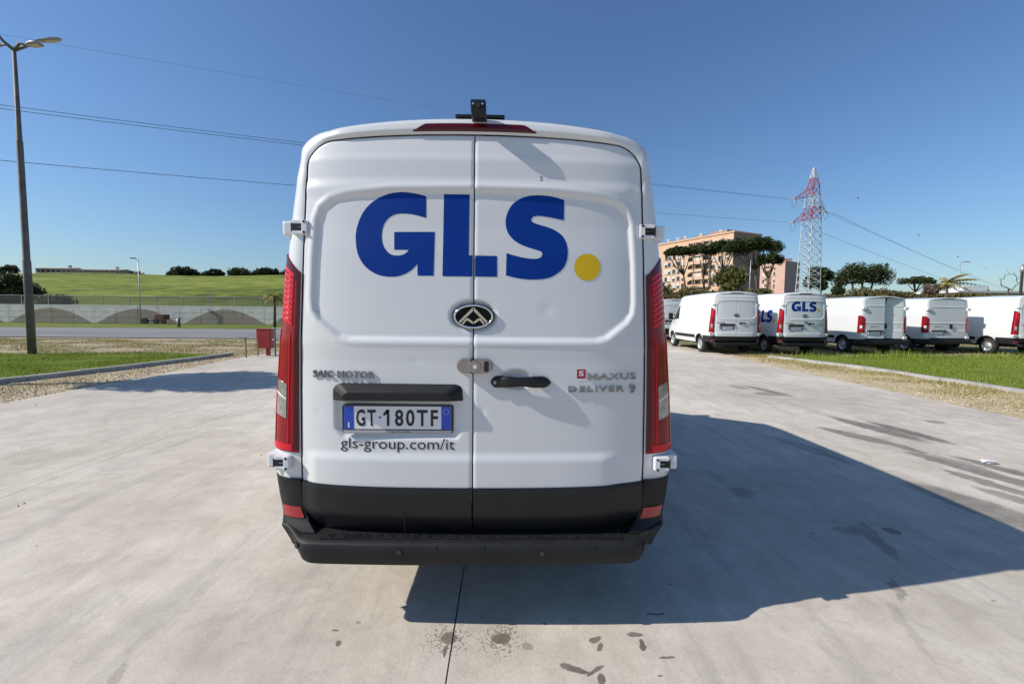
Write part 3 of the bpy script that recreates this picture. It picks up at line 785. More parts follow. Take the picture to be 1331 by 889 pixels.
def build_van_a(label, loc):
    v = VanA(); root = thing('delivery_van', label, 'van', (0, 0, 0))
    v.body(root); v.glazing(root); D = v.doors(root); v.bumper(root); v.brake_light(root)
    for sg in (-1, 1):
        v.lamp(root, sg)
        v.hinge(root, sg, 2.012); v.hinge(root, sg, 0.838)
    dy = v.door_y
    # ----- logo and web address
    for P_ in LOGO: conform('logo_letter', patch_bm([P_], 0.03, cuts=((0.0, 0.006),)), dy, 0.0012, BLUE, root)
    conform('logo_dot', patch_bm([DOT], 0.03), dy, 0.0012, YELLOW, root)
    conform('web_address', grid_cut(text_bm('gls-group.com/it', 0.567, 0.070, -0.372, 0.944), 0.005), dy, 0.0016, TEXTK, root)
    # ----- raised chrome names
    split_letters(conform('badge_lettering', text_bm('SAIC MOTOR', 0.312, 0.036, -0.640, 1.292, bold=0.008, spacing=1.08), dy, 0.0, BADGE, root, depth=0.009), 'badge_letter')
    split_letters(conform('badge_lettering', text_bm('MAXUS', 0.250, 0.034, 0.692, 1.290, bold=0.008, spacing=1.1, shear=0.0), dy, 0.0, BADGE, root, depth=0.009), 'badge_letter')
    split_letters(conform('badge_lettering', text_bm('DELIVER', 0.285, 0.030, 0.612, 1.228, bold=0.012, spacing=1.2), dy, 0.0, BADGE, root, depth=0.009), 'badge_letter')
    split_letters(conform('badge_lettering', text_bm('9', 0.034, 0.046, 0.800, 1.226, bold=0.012), dy, 0.0, BADGE, root, depth=0.009), 'badge_letter')
    st = conform('sticker', patch_bm([[(0.512, 1.280), (0.556, 1.280), (0.556, 1.326), (0.512, 1.326)]], 0.02), dy, 0.0013, STICK, root)
    conform('sticker_mark', text_bm('S', 0.024, 0.026, 0.534, 1.306, bold=0.03), dy, 0.0020, PLATEW, st)
    conform('sticker_strip', patch_bm([[(0.512, 1.270), (0.556, 1.270), (0.556, 1.279), (0.512, 1.279)]], 0.02), dy, 0.0013, PLATEW, st)
    # ----- emblem
    yE = float(dy(0.0, 1.582)) - 0.006; ez = 1.582
    em = bpy.data.objects.new('emblem', None); COL.objects.link(em); em.parent = root
    ell = lambda a, b, n=48: [(a * math.cos(t), ez + b * math.sin(t)) for t in np.linspace(0, 2 * math.pi, n, endpoint=False)]
    mb = MB(); prism_xz(mb, ell(0.108, 0.066), yE + 0.02, yE - 0.016, 0.008); mb.build('emblem_disc', mat('emblem_black', (0.005, 0.005, 0.006), 0.3, spec=0.15), em, False)
    mb = MB(); n = 56
    for i in range(n):
        t = 2 * math.pi * i / n
        for k in range(8):
            q = 2 * math.pi * k / 8
            mb.V.append(((0.092 + 0.0055 * math.cos(q)) * math.cos(t), yE - 0.017 + 0.005 * math.sin(q), ez + (0.054 + 0.0055 * math.cos(q)) * math.sin(t)))
    for i in range(n):
        for k in range(8): mb.F.append((i * 8 + k, i * 8 + (k + 1) % 8, ((i + 1) % n) * 8 + (k + 1) % 8, ((i + 1) % n) * 8 + k))
    mb.build('emblem_ring', CHROME, em, True)
    # three linked diamonds: roof-shaped upper bars and the small valley between them
    for sg in (-1, 1):
        for pl, hgt in (([(0, ez + 0.047), (sg * 0.072, ez - 0.026), (sg * 0.064, ez - 0.034), (0, ez + 0.027)], 0.009),
                        ([(0, ez - 0.026), (sg * 0.024, ez - 0.008), (sg * 0.036, ez - 0.008), (sg * 0.058, ez - 0.036), (sg * 0.050, ez - 0.040), (sg * 0.031, ez - 0.018), (0, ez - 0.038)], 0.007)):
            cxm = sum(p[0] for p in pl) / len(pl); czm = sum(p[1] for p in pl) / len(pl)
            mb = MB(); nn_ = len(pl)
            V = [(x, yE - 0.015, z) for x, z in pl] + [(x * 0.94 + cxm * 0.06, yE - 0.015 - hgt, z * 0.94 + czm * 0.06) for x, z in pl]
            mb.add(V, [tuple(range(nn_, 2 * nn_))] + [(i, (i + 1) % nn_, nn_ + (i + 1) % nn_, nn_ + i) for i in range(nn_)])
            mb.build('emblem_bar', CHROME, em)
    # ----- lock across the two doors
    lk = bpy.data.objects.new('door_lock', None); COL.objects.link(lk); lk.parent = root
    for sg, x0, x1 in ((-1, -0.082, -0.004), (1, 0.004, 0.098)):
        poly = [(x, z) for x, z in rounded_rect(-0.082, 0.098, 1.303, 1.380, 0.038, 9)]
        poly = [p for p in poly if (p[0] <= -0.004 if sg < 0 else p[0] >= 0.004)]
        if sg < 0: poly = [(-0.004, 1.303)] + [p for p in poly][::1] + [(-0.004, 1.380)]
        else: poly = poly + [(0.004, 1.380), (0.004, 1.303)]
        cx_ = sum(p[0] for p in poly) / len(poly)
        poly.sort(key=lambda p: math.atan2(p[1] - 1.3415, p[0] - cx_))
        mb = MB(); prism_xz(mb, poly, float(dy(0, 1.34)) + 0.006, float(dy(0, 1.34)) - 0.034, 0.007); hp = mb.build('lock_half', STEEL, lk, bevel=0.002)
    yl = float(dy(0, 1.34)) - 0.034
    mb = MB(); mb.tube([(0.010, yl + 0.01, 1.3415), (0.010, yl - 0.006, 1.3415)], 0.030, 24); mb.build('lock_cylinder', STEEL, lk, bevel=0.002)
    mb = MB(); mb.tube([(0.012, yl - 0.004, 1.3415), (0.012, yl - 0.009, 1.3415)], 0.010, 16); mb.build('keyhole_cover', CHROME, lk)
    mb = MB(); prism_xz(mb, rounded_rect(0.055, 0.078, 1.315, 1.368, 0.011, 5), yl + 0.004, yl - 0.0015); mb.build('lock_slot', SEAL, lk)
    # ----- door handle
    hd = bpy.data.objects.new('door_handle', None); COL.objects.link(hd); hd.parent = root
    yh = float(dy(0.40, 1.27))
    mb = MB(); V = []
    xs = np.linspace(0.088, 0.380, 26)
    for x in xs:
        e = min((x - 0.088) / 0.03, (0.380 - x) / 0.045, 1.0); e = math.sqrt(max(e, 0.02) * (2 - max(e, 0.02)))
        hz = (0.029 - 0.006 * math.exp(-((x - 0.23) / 0.05) ** 2)) * e; cz = 1.262 + 0.006 * math.sin((x - 0.088) / 0.292 * math.pi)
        yf = yh - 0.020 - 0.026 * math.exp(-((x - 0.235) / 0.11) ** 4)
        yb_ = yf + 0.022 if 0.15 < x < 0.31 else yh + 0.004
        for k in range(12):
            t = 2 * math.pi * k / 12
            yy = (yf + yb_) / 2 - (yb_ - yf) / 2 * math.copysign(abs(math.cos(t)) ** 0.7, math.cos(t)); V.append((x, yy, cz + hz * math.copysign(abs(math.sin(t)) ** 0.8, math.sin(t))))
    n = 12; Fc = [(i * n + k, i * n + (k + 1) % n, (i + 1) * n + (k + 1) % n, (i + 1) * n + k) for i in range(len(xs) - 1) for k in range(n)]
    Fc += [tuple(range(n)), tuple((len(xs) - 1) * n + k for k in range(n))]
    mobj('grip', V, Fc, CLAD, hd, True)
    for x in (0.108, 0.124):
        mb = MB(); mb.tube([(x, yh - 0.012, 1.262), (x, yh - 0.026, 1.262)], 0.0085, 14); mb.build('key_cylinder', STEEL, hd)
    # ----- number plate and its lamp cover
    yp = float(dy(-0.36, 1.08)); 
    pl = bpy.data.objects.new('number_plate', None); COL.objects.link(pl); pl.parent = root
    mb = MB(); prism_xz(mb, rounded_rect(-0.642, -0.094, 1.003, 1.147, 0.014, 5), yp + 0.002, yp - 0.016, 0.003); mb.build('plate_frame', FRAMEK, pl)
    mb = MB(); mb.box((-0.368, yp - 0.0165, 1.0825), (0.522, 0.003, 0.113)); mb.build('plate', PLATEW, pl)
    for x in (-0.605, -0.131):
        mb = MB(); mb.box((x, yp - 0.0182, 1.0825), (0.047, 0.0012, 0.112)); mb.build('plate_band', PLATEB, pl)
    conform('plate_mark', text_bm('I', 0.007, 0.026, -0.607, 1.046, bold=0.03), lambda x, z: 0 * x + yp - 0.0190, 0, PLATEW, pl)
    mb = MB(); n = 24
    for i in range(n):
        t = 2 * math.pi * i / n
        for r in (0.0125, 0.0145): mb.V.append((-0.131 + r * math.cos(t), yp - 0.0192, 1.113 + r * math.sin(t)))
    for i in range(n): j = (i + 1) % n; mb.F.append((2 * i, 2 * i + 1, 2 * j + 1, 2 * j))
    mb.build('plate_seal', mat('plate_seal', (0.35, 0.45, 0.6), 0.4), pl)
    split_letters(conform('plate_characters', text_bm('GT', 0.096, 0.083, -0.523, 1.082, bold=0.022, spacing=1.25), lambda x, z: 0 * x + yp - 0.0186, 0, TEXTK, pl, depth=0.0008), 'plate_character')
    split_letters(conform('plate_characters', text_bm('180TF', 0.250, 0.083, -0.296, 1.082, bold=0.022, spacing=1.25), lambda x, z: 0 * x + yp - 0.0186, 0, TEXTK, pl, depth=0.0008), 'plate_character')
    mb = MB(); prism_xz(mb, [(-0.440, 1.100), (-0.423, 1.1233), (-0.414, 1.1233), (-0.414, 1.106), (-0.435, 1.091)], yp - 0.018, yp - 0.0194); mb.build('plate_character', TEXTK, pl)
    mb = MB(); mb.tube([(-0.455, yp - 0.0184, 1.084), (-0.455, yp - 0.0192, 1.084)], 0.006, 10); mb.build('plate_stamp', PLATEB, pl)
    mb = MB(); prism_xz(mb, [(-0.628, 1.006), (-0.108, 1.006), (-0.100, 1.020), (-0.636, 1.020)], yp - 0.010, yp - 0.0185); mb.build('dealer_strip', FRAMEG, pl)
    conform('dealer_name', text_bm('Gruppo Pascarella', 0.118, 0.0095, -0.368, 1.0125), lambda x, z: 0 * x + yp - 0.0192, 0, TEXTK, pl)
    yc = float(dy(-0.36, 1.25))
    mb = MB(); back = [(-0.682, 1.168), (-0.050, 1.168), (-0.050, 1.222), (-0.062, 1.242), (-0.085, 1.250), (-0.645, 1.250), (-0.668, 1.242), (-0.682, 1.222)]
    fr = [(-0.618, 1.172), (-0.112, 1.172), (-0.108, 1.196), (-0.116, 1.208), (-0.130, 1.213), (-0.600, 1.213), (-0.612, 1.208), (-0.622, 1.196)]
    n = 8
    mb.add([(x, yc + 0.03, z) for x, z in back] + [(x, yc - 0.008, z) for x, z in back] + [(x, yc - 0.046, z) for x, z in fr],
           [(i, (i + 1) % n, n + (i + 1) % n, n + i) for i in range(n)] + [(n + i, n + (i + 1) % n, 2 * n + (i + 1) % n, 2 * n + i) for i in range(n)] + [tuple(range(2 * n, 3 * n)), tuple(range(n))[::-1]])
    mb.build('plate_lamp_cover', BLACKP, root, bevel=0.004)
    # ----- reversing camera on the roof edge
    cm = bpy.data.objects.new('reversing_camera', None); COL.objects.link(cm); cm.parent = root
    mb = MB(); mb.box((0.022, 0.150, 2.570), (0.245, 0.09, 0.016)); mb.build('camera_bracket', CLAD, cm, bevel=0.005)
    mb = MB()
    prof = [(0.000, 2.520, 0.026), (-0.012, 2.545, 0.034), (-0.006, 2.590, 0.037), (0.006, 2.604, 0.034), (0.040, 2.606, 0.030), (0.075, 2.58, 0.032), (0.09, 2.53, 0.034)]
    V = [(0.018 - w, y, z) for y, z, w in prof] + [(0.018 + w + 0.010 * (2.606 - z) / 0.08, y, z) for y, z, w in prof]; n = len(prof)
    mb.add(V, [tuple(range(n)), tuple(range(n, 2 * n))[::-1]] + [(i, (i + 1) % n, n + (i + 1) % n, n + i) for i in range(n)])
    mb.build('camera_housing', CLAD, cm, bevel=0.005)
    mb = MB(); mb.tube([(0.018, 0.0, 2.572), (0.018, -0.014, 2.569)], 0.011, 16); mb.build('camera_lens', GLASS, cm)
    for x in (-0.004, 0.040):
        mb = MB(); mb.tube([(x, 0.0, 2.577), (x, -0.012, 2.576)], 0.005, 10); mb.build('infrared_light', CHROME, cm)
    # ----- screw marks
    for z in (2.262, 2.248):
        mb = MB(); yy = float(dy(0.325, z)); mb.tube([(0.325, yy + 0.002, z), (0.325, yy - 0.002, z)], 0.004, 8); mb.build('plug', SEAL, root)
    # ----- logo on the left flank, reading rearwards
    polys = [[((x + 0.628) * 1.30, (z - 1.77) * 1.32 + 1.30) for x, z in P] for P in LOGO]
    dots = [((x + 0.628) * 1.30, (z - 1.77) * 1.32 + 1.30) for x, z in DOT]
    for nm, pp, mm in [('side_logo_letter', [q_], BLUE) for q_ in polys] + [('side_logo_dot', [dots], YELLOW)]:
        bm = patch_bm(pp, 0.08)
        for vtx in bm.verts:
            yy = 2.05 - vtx.co.x; zz = vtx.co.z
            full = v.side(v.T, yy); xx = np.interp(zz, full[:v.nS, 2], full[:v.nS, 0])
            vtx.co = (-(xx + 0.004), yy, zz)
        me = bpy.data.meshes.new(nm); bm.to_mesh(me); bm.free(); me.materials.append(mm)
        if sum(p.normal.x for p in me.polygons) > 0: me.flip_normals()
        o = bpy.data.objects.new(nm, me); COL.objects.link(o); o.parent = root
    root.location = loc
    return root
HERO_LOC = (-0.150, 2.17, 0)
hero = build_van_a('large white GLS van with closed back doors, standing alone on the concrete yard', HERO_LOC)

# ------------------------------------------------------------------ ground, yard, road
def pos_node(t):
    return t.new('ShaderNodeNewGeometry').outputs['Position']

def ground_mat(name, stops, scale, rough=0.95, bump=0.5, bscale=8.0, big=None, stretch=(1, 1, 1)):
    m = bpy.data.materials.new(name); m.use_nodes = True; t = NT(m); b = t.n['Principled BSDF']
    p = t.mapping(pos_node(t), scale=stretch)
    n1 = t.noise(p, scale, 8, 0.68); n2 = t.noise(p, scale * 0.13, 4, 0.5)
    f = t.math('ADD', t.math('MULTIPLY', n1, 0.62), t.math('MULTIPLY', n2, 0.38))
    c = t.ramp(f, stops); b.inputs['Roughness'].default_value = rough; b.inputs['Specular IOR Level'].default_value = 0.2
    t.link(c, b.inputs['Base Color'])
    bn = t.new('ShaderNodeBump', i_Strength=bump, i_Distance=0.03)
    t.link(t.noise(p, bscale, 6, 0.7), bn.inputs['Height']); t.link(bn.outputs[0], b.inputs['Normal'])
    MATS[name] = m; return m

DRY = ground_mat('dry_ground', [(0.36, (0.16, 0.13, 0.075)), (0.46, (0.34, 0.28, 0.17)), (0.55, (0.44, 0.37, 0.24)), (0.66, (0.22, 0.22, 0.08))], 1.6, stretch=(0.5, 1.6, 1))
GRAVEL = ground_mat('gravel', [(0.35, (0.26, 0.20, 0.11)), (0.48, (0.50, 0.40, 0.25)), (0.58, (0.60, 0.49, 0.33)), (0.68, (0.36, 0.32, 0.14))], 14, bscale=30, bump=0.9)
TURF = ground_mat('turf', [(0.36, (0.075, 0.105, 0.012)), (0.50, (0.125, 0.175, 0.018)), (0.64, (0.20, 0.22, 0.045))], 5, bscale=20)
FIELD = ground_mat('field', [(0.42, (0.060, 0.075, 0.010)), (0.475, (0.125, 0.160, 0.015)), (0.53, (0.180, 0.215, 0.022)), (0.60, (0.22, 0.225, 0.06))], 0.42, bscale=0.9, bump=1.0, stretch=(0.5, 1.0, 1.0))
VERGE = ground_mat('verge', [(0.36, (0.06, 0.09, 0.015)), (0.50, (0.12, 0.16, 0.02)), (0.64, (0.22, 0.21, 0.07))], 1.2, stretch=(0.4, 1, 1))
ROADM = ground_mat('asphalt', [(0.35, (0.17, 0.165, 0.165)), (0.55, (0.24, 0.235, 0.235)), (0.7, (0.31, 0.30, 0.29))], 0.8, stretch=(0.15, 1, 1), bscale=40, bump=0.2)
BANK = ground_mat('bank', [(0.36, (0.05, 0.055, 0.02)), (0.52, (0.10, 0.10, 0.04)), (0.66, (0.16, 0.14, 0.07))], 0.8, bscale=2)

def concrete_mat():
    m = bpy.data.materials.new('yard_concrete'); m.use_nodes = True; t = NT(m); b = t.n['Principled BSDF']
    P = pos_node(t)
    fine = t.noise(P, 55, 6, 0.7); mid = t.noise(P, 2.6, 7, 0.62, 0.6); big = t.noise(P, 0.42, 5, 0.55, 0.5)
    st1 = t.noise(t.mapping(P, scale=(3.2, 0.28, 1), rot=(0, 0, math.radians(7))), 1.6, 7, 0.62, 0.5)
    st2 = t.noise(t.mapping(P, scale=(2.4, 0.35, 1), rot=(0, 0, math.radians(-16))), 2.3, 7, 0.65, 0.8)
    base = t.ramp(t.math('ADD', t.math('MULTIPLY', mid, 0.45), t.math('MULTIPLY', big, 0.55)), [(0.36, (0.425, 0.372, 0.306)), (0.50, (0.535, 0.477, 0.402)), (0.62, (0.635, 0.575, 0.495))])
    c = t.mix(t.math('MULTIPLY', t.ramp(st1, [(0.50, 0.0), (0.72, 1.0)]), 0.42), base, (0.285, 0.272, 0.255))
    c = t.mix(t.math('MULTIPLY', t.ramp(st2, [(0.56, 0.0), (0.74, 1.0)]), 0.38), c, (0.255, 0.245, 0.235))
    c = t.mix(t.math('MULTIPLY', t.ramp(st1, [(0.22, 1.0), (0.40, 0.0)]), 0.35), c, (0.60, 0.56, 0.50))
    blot = t.noise(P, 7.0, 8, 0.75, 1.2)
    c = t.mix(t.math('MULTIPLY', t.ramp(blot, [(0.50, 0.0), (0.66, 1.0)]), 0.30), c, (0.30, 0.27, 0.235))
    c = t.mix(t.math('MULTIPLY', t.ramp(blot, [(0.32, 1.0), (0.44, 0.0)]), 0.28), c, (0.66, 0.61, 0.54))
    c = t.mix(t.math('MULTIPLY', t.ramp(fine, [(0.35, 1.0), (0.52, 0.0)]), 0.20), c, (0.26, 0.24, 0.21))
    # small dark specks and pale chips
    vo = t.new('ShaderNodeTexVoronoi', i_Scale=5.0); t.link(P, vo.inputs['Vector'])
    sp = t.math('MULTIPLY', t.math('LESS_THAN', vo.outputs['Distance'], 0.055), t.math('GREATER_THAN', t.noise(P, 1.3, 2), 0.56))
    c = t.mix(t.math('MULTIPLY', sp, 0.7), c, (0.12, 0.11, 0.10))
    # dark, partly wet stains with shapes of their own: (x, y, half width, half length, turn, strength)
    stains = []
    def add(px_, py_, hw, hl, rot, k): g = gr(px_, py_); stains.append((g.x, g.y, hw, hl, rot, k))
    for a in ((1135, 556, .16, .75, -8, .8), (1178, 561, .13, .62, -6, .85), (1110, 566, .14, .5, -20, .7), (1160, 577, .10, .45, -8, .7), (998, 508, .12, .75, -8, .7), (1000, 512, .30, .25, 0, .5), (960, 503, .2, .3, 0, .5),
              (1270, 612, .14, .75, -12, .75), (1305, 610, .10, .5, -14, .75), (1285, 628, .10, .4, -10, .7), (1325, 650, .10, .35, -14, .6), (1245, 600, .08, .3, -14, .5), (1290, 664, .22, .7, -12, .7), (1050, 583, .12, .6, -12, .45), (1140, 700, .05, .30, 20, .5), (1165, 765, .03, .15, 25, .5), (965, 640, .12, .12, 0, .4), (1160, 690, .05, .06, 0, .8), (1108, 690, .14, .08, 0, .4),
              (1215, 548, .15, .12, 0, .6), (1180, 815, .03, .25, 22, .2), (150, 880, .02, .10, -30, .3)):
        add(*a)
    # wet splashes and footprints behind the bumper
    for a in ((583, 829, .040, .040, 0, 1.3), (579, 845, .010, .05, 0, 1.1), (651, 830, .050, .036, 0, 1.3), (686, 840, .03, .02, 40, .5), (772, 830, .035, .018, -40, 1.3), (778, 840, .012, .035, 20, 1.2), (826, 824, .045, .016, 0, 1.3), (836, 838, .014, .04, 15, 1.2), (868, 854, .045, .009, 0, 1.3), (852, 797, .06, .010, 0, 1.2), (745, 868, .07, .022, 20, 1.3), (772, 871, .06, .014, -35, 1.3), (783, 882, .022, .03, 10, 1.2), (436, 819, .020, .008, 0, 1.1), (441, 834, .012, .018, -20, 1.1), (468, 807, .016, .01, 0, .5), (857, 878, .012, .008, 0, 1.1)):
        add(*a)
    dn = t.new('ShaderNodeTexNoise', i_Scale=7.0, i_Detail=6.0, i_Roughness=0.7); t.link(P, dn.inputs['Vector'])
    sub = t.new('ShaderNodeVectorMath', operation='SUBTRACT'); t.link(dn.outputs['Color'], sub.inputs[0]); sub.inputs[1].default_value = (0.5, 0.5, 0.5)
    stain_f = None
    for (x, y, hw, hl, rot, k) in stains:
        small = max(hw, hl) < 0.09
        sc = t.new('ShaderNodeVectorMath', operation='SCALE'); t.link(sub.outputs[0], sc.inputs[0]); sc.inputs['Scale'].default_value = 0.07 if small else 0.17
        ad = t.new('ShaderNodeVectorMath', operation='ADD'); t.link(P, ad.inputs[0]); t.link(sc.outputs[0], ad.inputs[1])
        mp = t.new('ShaderNodeMapping', vector_type='TEXTURE'); mp.inputs['Location'].default_value = (x, y, 0); mp.inputs['Rotation'].default_value = (0, 0, math.radians(-rot)); mp.inputs['Scale'].default_value = (hw, hl, 1)
        t.link(ad.outputs[0], mp.inputs['Vector'])
        ln = t.new('ShaderNodeVectorMath', operation='LENGTH'); t.link(mp.outputs[0], ln.inputs[0])
        edge = 0.12 if small else 0.22
        mr = t.new('ShaderNodeMapRange', i_From_Min=1.0 + edge * 0.4, i_From_Max=1.0 - edge, i_To_Min=0.0, i_To_Max=min(k * 1.1, 1.0) * 0.80); t.link(ln.outputs['Value'], mr.inputs['Value'])
        stain_f = mr.outputs[0] if stain_f is None else t.math('MAXIMUM', stain_f, mr.outputs[0])
    # droplets round the two wet splashes
    v2 = t.new('ShaderNodeTexVoronoi', i_Scale=70.0); t.link(P, v2.inputs['Vector'])
    dsum = None
    for (a_, b_) in ((583, 829), (651, 830)):
        g = gr(a_, b_); di = t.new('ShaderNodeVectorMath', operation='DISTANCE'); t.link(P, di.inputs[0]); di.inputs[1].default_value = g
        mr = t.new('ShaderNodeMapRange', i_From_Min=0.05, i_From_Max=0.19, i_To_Min=0.50, i_To_Max=0.0); t.link(di.outputs['Value'], mr.inputs['Value'])
        dsum = mr.outputs[0] if dsum is None else t.math('MAXIMUM', dsum, mr.outputs[0])
    drops = t.math('MULTIPLY', t.math('LESS_THAN', v2.outputs['Distance'], dsum), 0.6)
    stain_f = t.math('MAXIMUM', stain_f, t.math('MULTIPLY', drops, t.math('GREATER_THAN', dsum, 0.02)))
    sf = t.math('MULTIPLY', stain_f, t.math('ADD', 0.55, t.math('MULTIPLY', t.noise(P, 9, 5, 0.65), 0.8)), clamp=True)
    c = t.mix(sf, c, (0.075, 0.062, 0.048))
    t.link(c, b.inputs['Base Color']); b.inputs['Specular IOR Level'].default_value = 0.35
    t.link(t.math('SUBTRACT', 0.86, t.math('MULTIPLY', sf, 0.40)), b.inputs['Roughness'])
    bn = t.new('ShaderNodeBump', i_Strength=0.35, i_Distance=0.006)
    t.link(t.math('ADD', fine, t.math('MULTIPLY', mid, 1.5)), bn.inputs['Height']); t.link(bn.outputs[0], b.inputs['Normal'])
    return m
CONC = concrete_mat()
KERB = mat('kerb_concrete', (0.36, 0.34, 0.32), 0.9, vary=0.25, vscale=3, bump=0.4, bscale=30)

def sheet(name, poly, z, m, thick=0.0):
    V = [(x, y, z) for x, y in poly]; n = len(poly)
    if thick:
        V += [(x, y, z - thick) for x, y in poly]
        Fc = [tuple(range(n))] + [(i, n + i, n + (i + 1) % n, (i + 1) % n) for i in range(n)]
    else: Fc = [tuple(range(n))]
    o = mobj(name, V, Fc, m)
    if o.data.polygons[0].normal.z < 0: o.data.flip_normals()
    o['kind'] = 'structure'
    return o
def clip_poly(poly, ax, val, keep_less):
    out = []
    for i in range(len(poly)):
        a, b = poly[i - 1], poly[i]
        ia = (a[ax] <= val) == keep_less or a[ax] == val; ib = (b[ax] <= val) == keep_less or b[ax] == val
        if ia != ib:
            t = (val - a[ax]) / (b[ax] - a[ax]); out.append((a[0] + (b[0] - a[0]) * t, a[1] + (b[1] - a[1]) * t))
        if ib: out.append(b)
    return out

sheet('ground', [(-4000, -4000), (4000, -4000), (4000, 4000), (-4000, 4000)], -0.06, DRY)
YARD = [(-8.35, -14), (8.05, -14), (8.25, 7), (8.75, 19), (9.2, 30), (-8.6, 30), (-8.75, 19), (-8.95, 14.5), (-8.62, 12), (-8.45, 7.5)]
yard = sheet('yard', YARD, -0.020, mat('joint_filler', (0.06, 0.055, 0.05), 0.9))
xj = [-40, -8.24, -4.24, -0.24, 3.76, 7.76, 40]; yj = [-40, -7.53, -1.53, 4.47, 10.47, 16.47, 22.47, 60]
for i in range(len(xj) - 1):
    for j in range(len(yj) - 1):
        gx = 0.0035; gy = 0.0014
        p = clip_poly(clip_poly(clip_poly(clip_poly(YARD, 0, xj[i] + gx, False), 0, xj[i + 1] - gx, True), 1, yj[j] + gy, False), 1, yj[j + 1] - gy, True)
        if len(p) < 3: continue
        o = sheet('concrete_slab', p, 0.0, CONC, 0.018); del o['kind']; o.parent = yard
sheet('road', [(-260, 24.5), (-9.0, 26.2), (-4, 27), (-4, 39.5), (-260, 37.0)], -0.020, ROADM)
for (a, b_) in ((-75, -62), (-50, -46), (-33.5, -31.5), (-28.5, -26)):
    o = sheet('road_line', [(a, 27.2), (b_, 27.25), (b_, 27.36), (a, 27.31)], -0.016, mat('road_paint', (0.55, 0.55, 0.53), 0.8, vary=0.3, vscale=3))
sheet('verge', [(-260, 37.0), (-4, 39.5), (-4, 53), (-260, 53)], -0.016, VERGE)
sheet('gravel_strip', [(-10.9, 0), (-8.3, 0), (-8.40, 7.5), (-8.60, 12), (-8.90, 14.5), (-8.70, 19), (-8.60, 25), (-10.2, 25), (-9.6, 16.6), (-10.1, 12), (-10.7, 9.6)], -0.0100, GRAVEL)
sheet('gravel_path', [(8.1, -2), (11.2, -2), (11.1, 9), (11.1, 13.3), (10.3, 16.9), (9.6, 20), (9.3, 31), (9.15, 30), (8.73, 19), (8.22, 7)], -0.0095, GRAVEL)
# kerbs: separate stones
def kerb(name, line, w, h, label, seg=1.0):
    k = thing(name, label, 'kerb', (line[0][0], line[0][1], 0))
    L = [Vector((x, y, 0)) for x, y in line]; ds = [0]
    for a, b_ in zip(L, L[1:]): ds.append(ds[-1] + (b_ - a).length)
    def P(d):
        for i in range(len(L) - 1):
            if d <= ds[i + 1]: return L[i].lerp(L[i + 1], (d - ds[i]) / (ds[i + 1] - ds[i]))
        return L[-1]
    d = 0; n = 0
    while d < ds[-1] - 0.2:
        a, b_ = P(d + 0.006), P(min(d + seg - 0.006, ds[-1])); c = (a + b_) / 2 - L[0]; t = b_ - a
        mb = MB(); mb.box((c.x, c.y, h / 2 - 0.06 + random.uniform(-.006, .006)), (t.length, w, h + 0.06), math.atan2(t.y, t.x) + random.uniform(-.006, .006))
        mb.build('kerb_stone', KERB, k, bevel=0.012); d += seg; n += 1
    return k
kerb('kerb', [(-11.6, 6.2), (-10.82, 9.6), (-10.25, 11.9), (-9.85, 14.6), (-9.70, 16.1)], 0.16, 0.13, 'grey kerb with a dark face along the grass beside the lamp post')
kerb('kerb', [(11.12, -2), (11.14, 9), (11.14, 13.2), (10.6, 15.9), (10.05, 17.0)], 0.22, 0.10, 'pale kerb running between the gravel and the grass beside the parked vans')
sheet('lawn', [(-40, 2), (-12.4, 2), (-11.7, 6.2), (-10.9, 9.6), (-10.33, 11.9), (-9.93, 14.6), (-9.76, 16.0), (-12, 16.5), (-17.5, 15.9), (-40, 13.5)], 0.03, TURF, 0.1)
sheet('lawn', [(11.2, -2), (60, -2), (60, 16.6), (22, 17.0), (13, 17.3), (10.2, 17.1), (10.68, 15.9), (11.22, 13.2)], 0.03, TURF, 0.1)
sheet('van_park', [(9.3, 17.2), (13, 17.4), (22, 17.1), (60, 16.7), (60, 45), (9.6, 45)], -0.004, ground_mat('trodden_earth', [(0.36, (0.10, 0.09, 0.05)), (0.5, (0.19, 0.17, 0.09)), (0.62, (0.26, 0.23, 0.13)), (0.7, (0.10, 0.12, 0.03))], 1.4))

# ---- loose things on the ground: grass blades, stones
def blades(name, n, region, hmin, hmax, w, m, z0=0.03, keep=None):
    x = RNG.uniform(region[0], region[1], n); y = RNG.uniform(region[2], region[3], n)
    if keep is not None:
        k = keep(x, y); x, y = x[k], y[k]
    n = len(x); a = RNG.uniform(0, 2 * math.pi, n)
    patchy = 0.6 + 0.5 * np.sin(x * 1.7 + 2 * np.sin(y * 1.1)) * np.sin(y * 1.9 + x * 0.4)
    h = RNG.uniform(hmin, hmax, n) * np.clip(patchy, 0.25, 1.2); lean = RNG.uniform(0.1, 0.7, n) * h
    ww = w * RNG.uniform(0.6, 1.3, n)
    b1 = np.stack([x - np.sin(a) * ww, y + np.cos(a) * ww, np.full(n, z0 - 0.01)], 1)
    b2 = np.stack([x + np.sin(a) * ww, y - np.cos(a) * ww, np.full(n, z0 - 0.01)], 1)
    tp = np.stack([x + np.cos(a) * lean, y + np.sin(a) * lean, z0 + h], 1)
    o = fast_obj(name, np.stack([b1, b2, tp], 1), 3, m); o['kind'] = 'stuff'
    return o
